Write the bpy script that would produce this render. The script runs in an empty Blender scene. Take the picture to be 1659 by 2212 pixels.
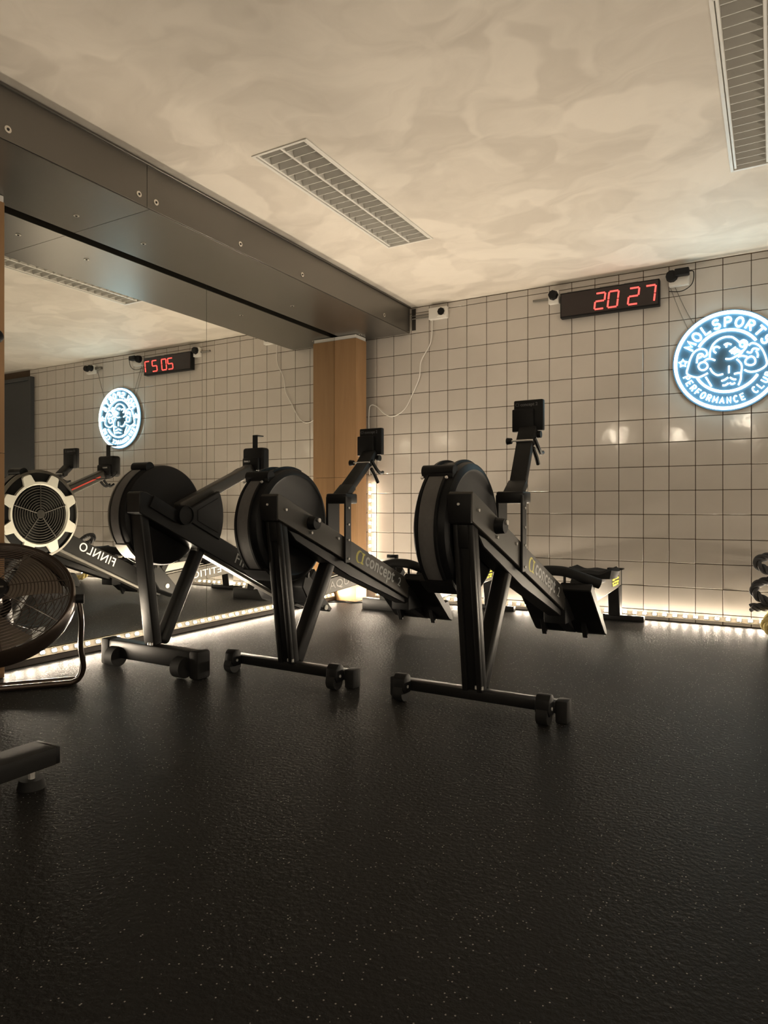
import bpy, bmesh, math, random
from mathutils import Matrix, Vector
random.seed(7)
scene = bpy.context.scene
COL = scene.collection

# ------------------------------------------------------------------ camera, world, exposure
cam_d = bpy.data.cameras.new('camera')
cam = bpy.data.objects.new('camera', cam_d)
COL.objects.link(cam)
cam.location = (0, 0, 0.75)
cam.rotation_euler = (math.radians(90), 0, math.radians(29.7))
cam_d.sensor_width = 36
cam_d.lens = 1474 / 2212 * 36
cam_d.shift_y = -11 / 2212
cam_d.clip_start = 0.05
scene.camera = cam

w = bpy.data.worlds.new('world')
scene.world = w
w.use_nodes = True
w.node_tree.nodes['Background'].inputs[0].default_value = (0.9, 0.78, 0.6, 1)
w.node_tree.nodes['Background'].inputs[1].default_value = 0.0

LED_COLOR = (1.0, 0.84, 0.635)
LED_POWER = 1080.0
NEON_COLOR = (0.62, 0.93, 1.0)
NEON_POWER = 5.5
HALL_POWER = 80.0
vs = scene.view_settings
vs.view_transform = 'Standard'
vs.look = 'None'
vs.exposure = 0.52
vs.gamma = 1.0
vs.use_curve_mapping = False
scene.cycles.max_bounces = 8
scene.cycles.diffuse_bounces = 4
scene.cycles.glossy_bounces = 4

# room dimensions
YB = 4.815            # back wall plane (tile faces 8 mm in front)
XM = -3.065            # mirror plane
ZC = 2.328            # ceiling
XR, YF = 3.3, -3.0    # right wall, wall behind the camera


# ------------------------------------------------------------------ materials
def mat(name, color, rough=0.5, metal=0.0, spec=0.5, var=0.0, vscale=20.0, bump=0.0, bscale=200.0, emit=None, estr=0.0, rvar=0.0):
    m = bpy.data.materials.new(name)
    m.use_nodes = True
    nt = m.node_tree
    b = nt.nodes['Principled BSDF']
    b.inputs['Base Color'].default_value = (*color, 1)
    b.inputs['Roughness'].default_value = rough
    b.inputs['Metallic'].default_value = metal
    b.inputs['Specular IOR Level'].default_value = spec
    tc = nt.nodes.new('ShaderNodeTexCoord')
    if var > 0 or rvar > 0:
        n = nt.nodes.new('ShaderNodeTexNoise')
        n.inputs['Scale'].default_value = vscale
        n.inputs['Detail'].default_value = 4
        nt.links.new(tc.outputs['Object'], n.inputs['Vector'])
        if var > 0:
            mx = nt.nodes.new('ShaderNodeMix')
            mx.data_type = 'RGBA'
            mx.inputs['A'].default_value = (*[c * (1 - var) for c in color], 1)
            mx.inputs['B'].default_value = (*[min(1, c * (1 + var)) for c in color], 1)
            nt.links.new(n.outputs['Fac'], mx.inputs['Factor'])
            nt.links.new(mx.outputs['Result'], b.inputs['Base Color'])
        if rvar > 0:
            mr = nt.nodes.new('ShaderNodeMapRange')
            mr.inputs['To Min'].default_value = max(0, rough - rvar)
            mr.inputs['To Max'].default_value = rough + rvar
            nt.links.new(n.outputs['Fac'], mr.inputs['Value'])
            nt.links.new(mr.outputs['Result'], b.inputs['Roughness'])
    if bump > 0:
        n2 = nt.nodes.new('ShaderNodeTexNoise')
        n2.inputs['Scale'].default_value = bscale
        n2.inputs['Detail'].default_value = 3
        nt.links.new(tc.outputs['Object'], n2.inputs['Vector'])
        bp = nt.nodes.new('ShaderNodeBump')
        bp.inputs['Strength'].default_value = bump
        bp.inputs['Distance'].default_value = 0.002
        nt.links.new(n2.outputs['Fac'], bp.inputs['Height'])
        nt.links.new(bp.outputs['Normal'], b.inputs['Normal'])
    if emit:
        b.inputs['Emission Color'].default_value = (*emit, 1)
        b.inputs['Emission Strength'].default_value = estr
    return m


M = {}
M['grout'] = mat('grout', (0.10, 0.065, 0.04), 0.9, var=0.3, vscale=8)
M['paint'] = mat('dark_wall_paint', (0.27, 0.255, 0.235), 0.8, var=0.06, vscale=3, bump=0.3, bscale=60)
M['steel'] = mat('brushed_steel_cladding', (0.165, 0.155, 0.14), 0.30, metal=0.85, var=0.08, vscale=2.5, bump=0.12, bscale=500, rvar=0.05)
M['screw'] = mat('bright_zinc', (0.78, 0.74, 0.68), 0.3, metal=0.9, var=0.1, vscale=80)
M['dark'] = mat('dark_cavity', (0.03, 0.026, 0.022), 0.8, var=0.2)
M['mirror'] = mat('mirror_silver', (0.80, 0.80, 0.76), 0.0, metal=1.0)
M['mirror_edge'] = mat('mirror_edge', (0.12, 0.13, 0.11), 0.4, var=0.1)
M['white'] = mat('white_plastic', (0.74, 0.72, 0.68), 0.4, var=0.03)
M['cap_white'] = mat('white_cap_paint', (0.72, 0.70, 0.66), 0.6, var=0.03)
M['black'] = mat('black_plastic', (0.0065, 0.0065, 0.007), 0.5, spec=0.2, var=0.25, vscale=30, bump=0.15, bscale=700)
M['black_gloss'] = mat('glossy_black_shell', (0.006, 0.0063, 0.007), 0.42, spec=0.16, var=0.2, vscale=10, bump=0.05, bscale=300)
M['black_metal'] = mat('black_powder_coat', (0.009, 0.0088, 0.0088), 0.42, spec=0.28, var=0.2, vscale=25, bump=0.12, bscale=900)
M['grey_metal'] = mat('dark_grey_aluminium', (0.060, 0.056, 0.050), 0.45, spec=0.3, metal=0.4, var=0.12, vscale=18, bump=0.08, bscale=800)
M['rail_metal'] = mat('satin_rail_aluminium', (0.22, 0.21, 0.19), 0.35, metal=0.7, var=0.08, vscale=10)
M['rubber'] = mat('black_rubber', (0.010, 0.010, 0.010), 0.7, spec=0.25, var=0.3, vscale=40, bump=0.2, bscale=400)
M['mesh_band'] = mat('perforated_grey_band', (0.105, 0.10, 0.098), 0.5, spec=0.3, metal=0.2, var=0.15, vscale=60)
M['chrome'] = mat('chrome', (0.85, 0.83, 0.80), 0.25, metal=0.6, var=0.05)
M['yellow'] = mat('yellow_print', (0.62, 0.56, 0.06), 0.5, var=0.05)
M['grey_print'] = mat('light_grey_print', (0.42, 0.42, 0.41), 0.5, var=0.05)
M['white_print'] = mat('white_print', (0.78, 0.76, 0.72), 0.5, var=0.03)
M['faint_print'] = mat('faint_grey_print', (0.10, 0.10, 0.105), 0.5, var=0.05)
M['red_print'] = mat('red_print', (0.55, 0.06, 0.04), 0.5, var=0.05)
M['ring_white'] = mat('pale_gear_ring', (0.70, 0.69, 0.62), 0.45, var=0.05, vscale=15)
M['screen'] = mat('monitor_screen', (0.05, 0.06, 0.065), 0.15, var=0.1)
M['strip_tape'] = mat('led_strip_tape', (0.5, 0.45, 0.36), 0.45, var=0.05)
M['base'] = mat('dark_baseboard', (0.07, 0.055, 0.045), 0.5, var=0.2)
M['louver'] = mat('louver_aluminium', (0.60, 0.585, 0.55), 0.5, spec=0.3, metal=0.0, var=0.05, vscale=12)
M['fixture'] = mat('white_fixture_enamel', (0.70, 0.68, 0.64), 0.35, var=0.03)
M['fan_dark'] = mat('dark_bronze_fan_metal', (0.05, 0.036, 0.028), 0.32, metal=0.6, var=0.15, vscale=15)
M['fan_blade'] = mat('fan_blade_metal', (0.16, 0.14, 0.12), 0.35, metal=0.7, var=0.1)
M['rope_black'] = mat('black_rope', (0.035, 0.034, 0.036), 0.8, var=0.35, vscale=90, bump=0.5, bscale=350)
M['rope_yellow'] = mat('yellow_rope_end', (0.42, 0.34, 0.13), 0.8, var=0.35, vscale=90, bump=0.5, bscale=350)
M['sign_back'] = mat('tinted_sign_acrylic', (0.05, 0.11, 0.17), 0.25, var=0.1)
M['door_grey'] = mat('dark_grey_door', (0.045, 0.048, 0.052), 0.5, var=0.1)
M['adapter_wire'] = mat('thin_grey_wire', (0.16, 0.15, 0.13), 0.6, var=0.1)
M['seg_off'] = mat('dark_red_filter', (0.012, 0.004, 0.004), 0.2, var=0.1)
M['seg_on'] = mat('red_led_segment', (0.3, 0.02, 0.02), 0.4, emit=(1.0, 0.075, 0.06), estr=1.7)
M['led'] = mat('warm_led', (0.9, 0.85, 0.7), 0.4, emit=LED_COLOR, estr=LED_POWER)
M['led_far'] = mat('warm_led_far_strip', (0.9, 0.85, 0.7), 0.4, emit=LED_COLOR, estr=LED_POWER * 1.4)  # stronger emission for the added fill strip
M['led_side'] = mat('led_side_glow', (0.9, 0.85, 0.7), 0.4, emit=LED_COLOR, estr=LED_POWER * 0.10)
M['neon'] = mat('cool_white_neon', (0.9, 0.97, 1.0), 0.4, emit=NEON_COLOR, estr=NEON_POWER)
M['lamp_glass'] = mat('lamp_glass', (1, 0.95, 0.85), 0.4, emit=(1.0, 0.86, 0.66), estr=HALL_POWER)


def tile_material():
    m = mat('cream_glazed_tile', (0.60, 0.545, 0.46), 0.09, spec=0.5)
    nt = m.node_tree
    b = nt.nodes['Principled BSDF']
    oi = nt.nodes.new('ShaderNodeObjectInfo')
    n = nt.nodes.new('ShaderNodeTexNoise')
    n.inputs['Scale'].default_value = 14
    n.inputs['Detail'].default_value = 5
    geo = nt.nodes.new('ShaderNodeNewGeometry')
    nt.links.new(geo.outputs['Position'], n.inputs['Vector'])
    add = nt.nodes.new('ShaderNodeMath')
    add.operation = 'MULTIPLY_ADD'
    add.inputs[1].default_value = 0.5
    nt.links.new(oi.outputs['Random'], add.inputs[0])
    mul = nt.nodes.new('ShaderNodeMath')
    mul.operation = 'MULTIPLY'
    mul.inputs[1].default_value = 0.5
    nt.links.new(n.outputs['Fac'], mul.inputs[0])
    nt.links.new(mul.outputs[0], add.inputs[2])
    mx = nt.nodes.new('ShaderNodeMix')
    mx.data_type = 'RGBA'
    mx.inputs['A'].default_value = (0.515, 0.475, 0.43, 1)
    mx.inputs['B'].default_value = (0.595, 0.555, 0.51, 1)
    nt.links.new(add.outputs[0], mx.inputs['Factor'])
    nt.links.new(mx.outputs['Result'], b.inputs['Base Color'])
    n2 = nt.nodes.new('ShaderNodeTexNoise')
    n2.inputs['Scale'].default_value = 9
    n2.inputs['Detail'].default_value = 2
    nt.links.new(geo.outputs['Position'], n2.inputs['Vector'])
    bp = nt.nodes.new('ShaderNodeBump')
    bp.inputs['Strength'].default_value = 0.25
    bp.inputs['Distance'].default_value = 0.004
    nt.links.new(n2.outputs['Fac'], bp.inputs['Height'])
    nt.links.new(bp.outputs['Normal'], b.inputs['Normal'])
    return m


def ceiling_material():
    m = mat('trowelled_plaster', (0.7, 0.64, 0.55), 0.62, spec=0.35)
    nt = m.node_tree
    b = nt.nodes['Principled BSDF']
    geo = nt.nodes.new('ShaderNodeNewGeometry')
    warp = nt.nodes.new('ShaderNodeTexNoise')
    warp.inputs['Scale'].default_value = 1.6
    warp.inputs['Detail'].default_value = 3
    nt.links.new(geo.outputs['Position'], warp.inputs['Vector'])
    sc = nt.nodes.new('ShaderNodeVectorMath')
    sc.operation = 'MULTIPLY_ADD'
    sc.inputs[1].default_value = (0.9, 0.9, 0.9)
    nt.links.new(warp.outputs['Color'], sc.inputs[0])
    nt.links.new(geo.outputs['Position'], sc.inputs[2])
    v = nt.nodes.new('ShaderNodeTexVoronoi')
    v.feature = 'SMOOTH_F1'
    v.inputs['Scale'].default_value = 3.4
    v.inputs['Smoothness'].default_value = 0.25
    nt.links.new(sc.outputs[0], v.inputs['Vector'])
    sep = nt.nodes.new('ShaderNodeSeparateColor')
    nt.links.new(v.outputs['Color'], sep.inputs[0])
    mp = nt.nodes.new('ShaderNodeMapping')
    mp.inputs['Rotation'].default_value = (0, 0, 0.5)
    mp.inputs['Scale'].default_value = (1.0, 2.0, 1.0)
    nt.links.new(sc.outputs[0], mp.inputs['Vector'])
    n = nt.nodes.new('ShaderNodeTexNoise')
    n.inputs['Scale'].default_value = 1.9
    n.inputs['Detail'].default_value = 8
    n.inputs['Roughness'].default_value = 0.55
    n.inputs['Distortion'].default_value = 0.9
    nt.links.new(mp.outputs['Vector'], n.inputs['Vector'])
    mixf = nt.nodes.new('ShaderNodeMix')
    mixf.data_type = 'FLOAT'
    mixf.inputs['Factor'].default_value = 0.72
    nt.links.new(sep.outputs[0], mixf.inputs['A'])
    nt.links.new(n.outputs['Fac'], mixf.inputs['B'])
    mx = nt.nodes.new('ShaderNodeMix')
    mx.data_type = 'RGBA'
    mx.inputs['A'].default_value = (0.60, 0.55, 0.485, 1)
    mx.inputs['B'].default_value = (0.77, 0.715, 0.64, 1)
    cr = nt.nodes.new('ShaderNodeMapRange')
    cr.interpolation_type = 'SMOOTHSTEP'
    cr.inputs['From Min'].default_value = 0.25
    cr.inputs['From Max'].default_value = 0.72
    nt.links.new(mixf.outputs['Result'], cr.inputs['Value'])
    nt.links.new(cr.outputs['Result'], mx.inputs['Factor'])
    nt.links.new(mx.outputs['Result'], b.inputs['Base Color'])
    bp = nt.nodes.new('ShaderNodeBump')
    bp.inputs['Strength'].default_value = 0.35
    bp.inputs['Distance'].default_value = 0.006
    nt.links.new(mixf.outputs['Result'], bp.inputs['Height'])
    nt.links.new(bp.outputs['Normal'], b.inputs['Normal'])
    return m


def floor_material():
    m = bpy.data.materials.new('speckled_rubber_floor')
    m.use_nodes = True
    nt = m.node_tree
    nt.nodes.remove(nt.nodes['Principled BSDF'])
    dif = nt.nodes.new('ShaderNodeBsdfDiffuse')
    glo = nt.nodes.new('ShaderNodeBsdfGlossy')
    glo.inputs['Color'].default_value = (1, 1, 1, 1)
    mixs = nt.nodes.new('ShaderNodeMixShader')
    lw = nt.nodes.new('ShaderNodeLayerWeight')
    lw.inputs['Blend'].default_value = 0.5
    pw = nt.nodes.new('ShaderNodeMath')
    pw.operation = 'POWER'
    pw.inputs[1].default_value = 3.0
    nt.links.new(lw.outputs['Facing'], pw.inputs[0])
    fa = nt.nodes.new('ShaderNodeMath')
    fa.operation = 'MULTIPLY_ADD'
    fa.inputs[1].default_value = 0.085
    fa.inputs[2].default_value = 0.010
    nt.links.new(pw.outputs[0], fa.inputs[0])
    nt.links.new(fa.outputs[0], mixs.inputs[0])
    nt.links.new(dif.outputs[0], mixs.inputs[1])
    nt.links.new(glo.outputs[0], mixs.inputs[2])
    nt.links.new(mixs.outputs[0], nt.nodes['Material Output'].inputs['Surface'])
    geo = nt.nodes.new('ShaderNodeNewGeometry')
    v = nt.nodes.new('ShaderNodeTexVoronoi')
    v.inputs['Scale'].default_value = 150
    nt.links.new(geo.outputs['Position'], v.inputs['Vector'])
    lt = nt.nodes.new('ShaderNodeMath')
    lt.operation = 'LESS_THAN'
    lt.inputs[1].default_value = 0.22
    nt.links.new(v.outputs['Distance'], lt.inputs[0])
    sep = nt.nodes.new('ShaderNodeSeparateColor')
    nt.links.new(v.outputs['Color'], sep.inputs[0])
    gt = nt.nodes.new('ShaderNodeMath')
    gt.operation = 'GREATER_THAN'
    gt.inputs[1].default_value = 0.87
    nt.links.new(sep.outputs[0], gt.inputs[0])
    mul = nt.nodes.new('ShaderNodeMath')
    mul.operation = 'MULTIPLY'
    nt.links.new(lt.outputs[0], mul.inputs[0])
    nt.links.new(gt.outputs[0], mul.inputs[1])
    n = nt.nodes.new('ShaderNodeTexNoise')
    n.inputs['Scale'].default_value = 240
    n.inputs['Detail'].default_value = 3
    nt.links.new(geo.outputs['Position'], n.inputs['Vector'])
    mx0 = nt.nodes.new('ShaderNodeMix')
    mx0.data_type = 'RGBA'
    mx0.inputs['A'].default_value = (0.0075, 0.0075, 0.0076, 1)
    mx0.inputs['B'].default_value = (0.017, 0.0169, 0.0168, 1)
    nt.links.new(n.outputs['Fac'], mx0.inputs['Factor'])
    mx = nt.nodes.new('ShaderNodeMix')
    mx.data_type = 'RGBA'
    mx.inputs['B'].default_value = (0.30, 0.29, 0.27, 1)
    nt.links.new(mul.outputs[0], mx.inputs['Factor'])
    nt.links.new(mx0.outputs['Result'], mx.inputs['A'])
    nt.links.new(mx.outputs['Result'], dif.inputs['Color'])
    n2 = nt.nodes.new('ShaderNodeTexNoise')
    n2.inputs['Scale'].default_value = 1.8
    n2.inputs['Detail'].default_value = 5
    nt.links.new(geo.outputs['Position'], n2.inputs['Vector'])
    mr = nt.nodes.new('ShaderNodeMapRange')
    mr.inputs['To Min'].default_value = 0.38
    mr.inputs['To Max'].default_value = 0.50
    nt.links.new(n2.outputs['Fac'], mr.inputs['Value'])
    nt.links.new(mr.outputs['Result'], glo.inputs['Roughness'])
    n3 = nt.nodes.new('ShaderNodeTexNoise')
    n3.inputs['Scale'].default_value = 85
    n3.inputs['Detail'].default_value = 4
    nt.links.new(geo.outputs['Position'], n3.inputs['Vector'])
    bp = nt.nodes.new('ShaderNodeBump')
    bp.inputs['Strength'].default_value = 0.8
    bp.inputs['Distance'].default_value = 0.004
    nt.links.new(n3.outputs['Fac'], bp.inputs['Height'])
    nt.links.new(bp.outputs['Normal'], glo.inputs['Normal'])
    nt.links.new(bp.outputs['Normal'], dif.inputs['Normal'])
    return m


def wood_material(name, c1, c2):
    m = mat(name, c1, 0.42, spec=0.4)
    nt = m.node_tree
    b = nt.nodes['Principled BSDF']
    geo = nt.nodes.new('ShaderNodeNewGeometry')
    mp = nt.nodes.new('ShaderNodeMapping')
    mp.inputs['Scale'].default_value = (14, 14, 1.1)
    nt.links.new(geo.outputs['Position'], mp.inputs['Vector'])
    n = nt.nodes.new('ShaderNodeTexNoise')
    n.inputs['Scale'].default_value = 2.2
    n.inputs['Detail'].default_value = 6
    n.inputs['Distortion'].default_value = 0.6
    nt.links.new(mp.outputs['Vector'], n.inputs['Vector'])
    mx = nt.nodes.new('ShaderNodeMix')
    mx.data_type = 'RGBA'
    mx.inputs['A'].default_value = (*c1, 1)
    mx.inputs['B'].default_value = (*c2, 1)
    nt.links.new(n.outputs['Fac'], mx.inputs['Factor'])
    nt.links.new(mx.outputs['Result'], b.inputs['Base Color'])
    return m


M['tile'] = tile_material()
M['ceiling'] = ceiling_material()
M['floor'] = floor_material()
M['wood'] = wood_material('warm_beech_panel', (0.26, 0.145, 0.066), (0.37, 0.22, 0.108))


# ------------------------------------------------------------------ mesh building helpers
class MB:
    """Collects shapes that become ONE mesh object."""

    def __init__(self):
        self.bm = bmesh.new()

    def _merge(self, tmp):
        me = bpy.data.meshes.new('tmp')
        tmp.to_mesh(me)
        tmp.free()
        self.bm.from_mesh(me)
        bpy.data.meshes.remove(me)
        return self

    def box(self, x0, x1, y0, y1, z0, z1, bev=0.0, seg=2, mtx=None):
        t = bmesh.new()
        bmesh.ops.create_cube(t, size=1)
        for v in t.verts:
            v.co = Vector(((x0 + x1) / 2 + v.co.x * (x1 - x0), (y0 + y1) / 2 + v.co.y * (y1 - y0), (z0 + z1) / 2 + v.co.z * (z1 - z0)))
        if bev > 0:
            bmesh.ops.bevel(t, geom=list(t.edges), offset=bev, segments=seg, affect='EDGES', profile=0.5)
        if mtx is not None:
            t.transform(mtx)
        return self._merge(t)

    def bar(self, p0, p1, wx, d, bev=0.0, seg=2):
        """box beam in the yz plane from p0 to p1 (3D points), wx wide in x, d deep across."""
        p0, p1 = Vector(p0), Vector(p1)
        L = (p1 - p0).length
        ax = (p1 - p0).normalized()
        xx = Vector((1, 0, 0))
        yy = ax.cross(xx).normalized()
        xx = yy.cross(ax).normalized()
        mt = Matrix((xx, yy, ax)).transposed().to_4x4()
        mt.translation = (p0 + p1) / 2
        return self.box(-wx / 2, wx / 2, -d / 2, d / 2, -L / 2, L / 2, bev, seg, mt)

    def prism_x(self, pts, x0, x1, bev=0.0, seg=2):
        """polygon given in (y,z), extruded along x."""
        t = bmesh.new()
        a = [t.verts.new((x0, y, z)) for y, z in pts]
        b = [t.verts.new((x1, y, z)) for y, z in pts]
        t.faces.new(a)
        t.faces.new(b[::-1])
        n = len(pts)
        for i in range(n):
            t.faces.new((a[i], b[i], b[(i + 1) % n], a[(i + 1) % n]))
        bmesh.ops.recalc_face_normals(t, faces=t.faces)
        if bev > 0:
            bmesh.ops.bevel(t, geom=list(t.edges), offset=bev, segments=seg, affect='EDGES', profile=0.5)
        return self._merge(t)

    def cyl(self, p0, p1, r, r1=None, n=20, caps=True):
        p0, p1 = Vector(p0), Vector(p1)
        r1 = r if r1 is None else r1
        ax = (p1 - p0).normalized()
        up = Vector((0, 0, 1)) if abs(ax.z) < 0.9 else Vector((1, 0, 0))
        u = ax.cross(up).normalized()
        v = ax.cross(u)
        t = bmesh.new()
        A = [t.verts.new(p0 + (u * math.cos(i * 2 * math.pi / n) + v * math.sin(i * 2 * math.pi / n)) * r) for i in range(n)]
        B = [t.verts.new(p1 + (u * math.cos(i * 2 * math.pi / n) + v * math.sin(i * 2 * math.pi / n)) * r1) for i in range(n)]
        for i in range(n):
            t.faces.new((A[i], A[(i + 1) % n], B[(i + 1) % n], B[i]))
        if caps:
            t.faces.new(A[::-1])
            t.faces.new(B)
        bmesh.ops.recalc_face_normals(t, faces=t.faces)
        return self._merge(t)

    def tube(self, pts, r, n=8, closed=False, rfun=None):
        P = [Vector(p) for p in pts]
        if closed and (P[0] - P[-1]).length < 1e-5:
            P = P[:-1]
        N = len(P)
        T = []
        for i in range(N):
            if closed:
                d = P[(i + 1) % N] - P[i - 1]
            else:
                d = P[min(i + 1, N - 1)] - P[max(i - 1, 0)]
            T.append(d.normalized())
        ref = Vector((0, 0, 1)) if abs(T[0].z) < 0.9 else Vector((1, 0, 0))
        u = T[0].cross(ref).normalized()
        t = bmesh.new()
        rings = []
        for i in range(N):
            u = (u - T[i] * u.dot(T[i])).normalized()
            v = T[i].cross(u)
            rr = r if rfun is None else rfun(i / (N - 1))
            rings.append([t.verts.new(P[i] + (u * math.cos(k * 2 * math.pi / n) + v * math.sin(k * 2 * math.pi / n)) * rr) for k in range(n)])
        m = N if closed else N - 1
        for i in range(m):
            a, b = rings[i], rings[(i + 1) % N]
            off = 0
            if closed and i == N - 1:
                best = 1e9
                for o in range(n):
                    s = sum((a[k].co - b[(k + o) % n].co).length for k in range(n))
                    if s < best:
                        best, off = s, o
            for k in range(n):
                t.faces.new((a[k], a[(k + 1) % n], b[(k + 1 + off) % n], b[(k + off) % n]))
        if not closed:
            t.faces.new(rings[0][::-1])
            t.faces.new(rings[-1])
        bmesh.ops.recalc_face_normals(t, faces=t.faces)
        return self._merge(t)

    def lathe_x(self, prof, yc, zc, n=64, a0=0.0, a1=2 * math.pi, closed_prof=False):
        """profile [(x, r)] spun about the x axis through (yc, zc)."""
        full = abs(a1 - a0) > 2 * math.pi - 1e-6
        t = bmesh.new()
        cnt = n if full else n + 1
        rings = []
        for i in range(cnt):
            a = a0 + (a1 - a0) * i / n
            rings.append([t.verts.new((x, yc + r * math.cos(a), zc + r * math.sin(a))) for x, r in prof])
        k = len(prof)
        for i in range(n):
            A, B = rings[i], rings[(i + 1) % cnt]
            for j in range(k if closed_prof else k - 1):
                t.faces.new((A[j], A[(j + 1) % k], B[(j + 1) % k], B[j]))
        if not full and closed_prof:
            t.faces.new(rings[0])
            t.faces.new(rings[-1][::-1])
        bmesh.ops.remove_doubles(t, verts=t.verts, dist=1e-6)
        bmesh.ops.recalc_face_normals(t, faces=t.faces)
        return self._merge(t)

    def mesh(self, name, mtx=None, smooth=True):
        if mtx is not None:
            self.bm.transform(mtx)
        me = bpy.data.meshes.new(name)
        self.bm.to_mesh(me)
        self.bm.free()
        if smooth:
            for p in me.polygons:
                p.use_smooth = True
            me.set_sharp_from_angle(angle=math.radians(32))
        return me

    def build(self, name, m, parent=None, label=None, mtx=None, smooth=True):
        return put(name, self.mesh(name, mtx, smooth), m, parent, label)


def put(name, me, m, parent=None, label=None, loc=None, rot=None):
    if m is not None and not me.materials:
        me.materials.append(M[m] if isinstance(m, str) else m)
    o = bpy.data.objects.new(name, me)
    COL.objects.link(o)
    if parent is not None:
        o.parent = parent
    if label:
        o['label'] = label
    if loc is not None:
        o.location = loc
    if rot is not None:
        o.rotation_euler = rot
    return o


def thing(name, label, cat, loc=(0, 0, 0), rotz=0.0, group=None):
    o = bpy.data.objects.new(name, None)
    o.empty_display_size = 0.1
    COL.objects.link(o)
    o.location = loc
    o.rotation_euler = (0, 0, rotz)
    tag(o, label, cat, group)
    return o


def tag(o, label=None, cat=None, group=None, kind=None):
    if label:
        o['label'] = label
    if cat:
        o['category'] = cat
    if group:
        o['group'] = group
    if kind:
        o['kind'] = kind
    return o


def text_mesh(body, size, mtx, offset=0.0, extrude=0.0006, align='LEFT', space=1.0):
    c = bpy.data.curves.new('lettering', 'FONT')
    c.body = body
    c.size = size
    c.offset = offset
    c.extrude = extrude
    c.align_x = align
    c.space_character = space
    c.resolution_u = 4
    o = bpy.data.objects.new('lettering', c)
    COL.objects.link(o)
    dg = bpy.context.evaluated_depsgraph_get()
    me = bpy.data.meshes.new_from_object(o.evaluated_get(dg))
    bpy.data.objects.remove(o)
    bpy.data.curves.remove(c)
    me.materials.clear()
    me.transform(mtx)
    return me


def basis(xa, ya, origin):
    xa, ya = Vector(xa).normalized(), Vector(ya).normalized()
    za = xa.cross(ya)
    mt = Matrix((xa, ya, za)).transposed().to_4x4()
    mt.translation = origin
    return mt


def smooth_path(pts, k=6, closed=False):
    P = [Vector(p) for p in pts]
    if closed and (P[0] - P[-1]).length < 1e-6:
        P = P[:-1]
    out = []
    N = len(P)
    rng = N if closed else N - 1
    for i in range(rng):
        p0 = P[i - 1] if (closed or i > 0) else P[0]
        p1 = P[i]
        p2 = P[(i + 1) % N]
        p3 = P[(i + 2) % N] if (closed or i + 2 < N) else P[-1]
        for j in range(k):
            t = j / k
            out.append(0.5 * ((2 * p1) + (p2 - p0) * t + (2 * p0 - 5 * p1 + 4 * p2 - p3) * t * t + (3 * p1 - p0 - 3 * p2 + p3) * t ** 3))
    if not closed:
        out.append(P[-1])
    return out


# ------------------------------------------------------------------ the room
def structure(o, label=None):
    o['kind'] = 'structure'
    if label:
        o['label'] = label
    return o


LIGHTS = [(-2.03, -1.745, 2.38, 3.615), (-0.165, 0.12, 2.35, 3.59)]
XL = XM - 0.12

structure(MB().box(XL, XR + 0.1, YF - 0.1, YB + 0.1, -0.08, 0.0).build('floor', 'floor', smooth=False), 'black speckled rubber gym floor')

# ceiling with two openings for the recessed fittings
mb = MB()
xs = sorted({XL, XR + 0.1, *[v for L in LIGHTS for v in L[:2]]})
ys = sorted({YF - 0.1, YB + 0.1, *[v for L in LIGHTS for v in L[2:]]})
for i in range(len(xs) - 1):
    for j in range(len(ys) - 1):
        cx_, cy_ = (xs[i] + xs[i + 1]) / 2, (ys[j] + ys[j + 1]) / 2
        if any(L[0] < cx_ < L[1] and L[2] < cy_ < L[3] for L in LIGHTS):
            continue
        mb.box(xs[i], xs[i + 1], ys[j], ys[j + 1], ZC, ZC + 0.02)
mb.box(XL, XR + 0.1, YF - 0.1, YB + 0.1, ZC + 0.11, ZC + 0.14)
structure(mb.build('ceiling', 'ceiling', smooth=False), 'cream ceiling with trowelled plaster finish')

wall_back = structure(MB().box(XL, XR + 0.1, YB, YB + 0.1, 0, ZC).build('wall_back', 'grout', smooth=False), 'tiled back wall of cream square tiles with dark joints')
structure(MB().box(XL, XM - 0.02, YF - 0.1, YB, 0, ZC).build('wall_left', 'paint', smooth=False), 'wall behind the mirrors')
structure(MB().box(XR, XR + 0.1, YF - 0.1, YB, 0, ZC).build('wall_right', 'paint', smooth=False), 'plain wall on the right outside the frame')
structure(MB().box(XM - 0.02, XR, YF - 0.1, YF, 0, ZC).build('wall_front', 'paint', smooth=False), 'plain wall behind the camera')

# --- tiles: square pitch, each one an object of its own
PX, PZ = 0.1584, 0.158
X0, Z0 = -0.118, 0.068
GAP = 0.0042
COLS = range(-18, 2)
ROWS = range(0, 14)


def tile_mesh(w_, h_, name='tile'):
    return MB().box(-w_ / 2, w_ / 2, -0.008, 0.0, -h_ / 2, h_ / 2, 0.0016, 1).mesh(name, smooth=True)


full = tile_mesh(PX - GAP, PZ - GAP)
ztop = Z0 + 14 * PZ
part_h = ZC - 0.004 - ztop
top = tile_mesh(PX - GAP, part_h - GAP)
for me in (full, top):
    me.materials.append(M['tile'])
rt = random.Random(3)
for c in COLS:
    xc = X0 + (c + 0.5) * PX
    for r in ROWS:
        o = put('tile', full, None, wall_back, loc=(xc, YB, Z0 + (r + 0.5) * PZ))
        o.rotation_euler = (rt.gauss(0, 0.004), 0, rt.gauss(0, 0.004))
        o.location.y -= abs(rt.gauss(0, 0.0004))
    put('tile', top, None, wall_back, loc=(xc, YB, ztop + part_h / 2))
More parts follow.
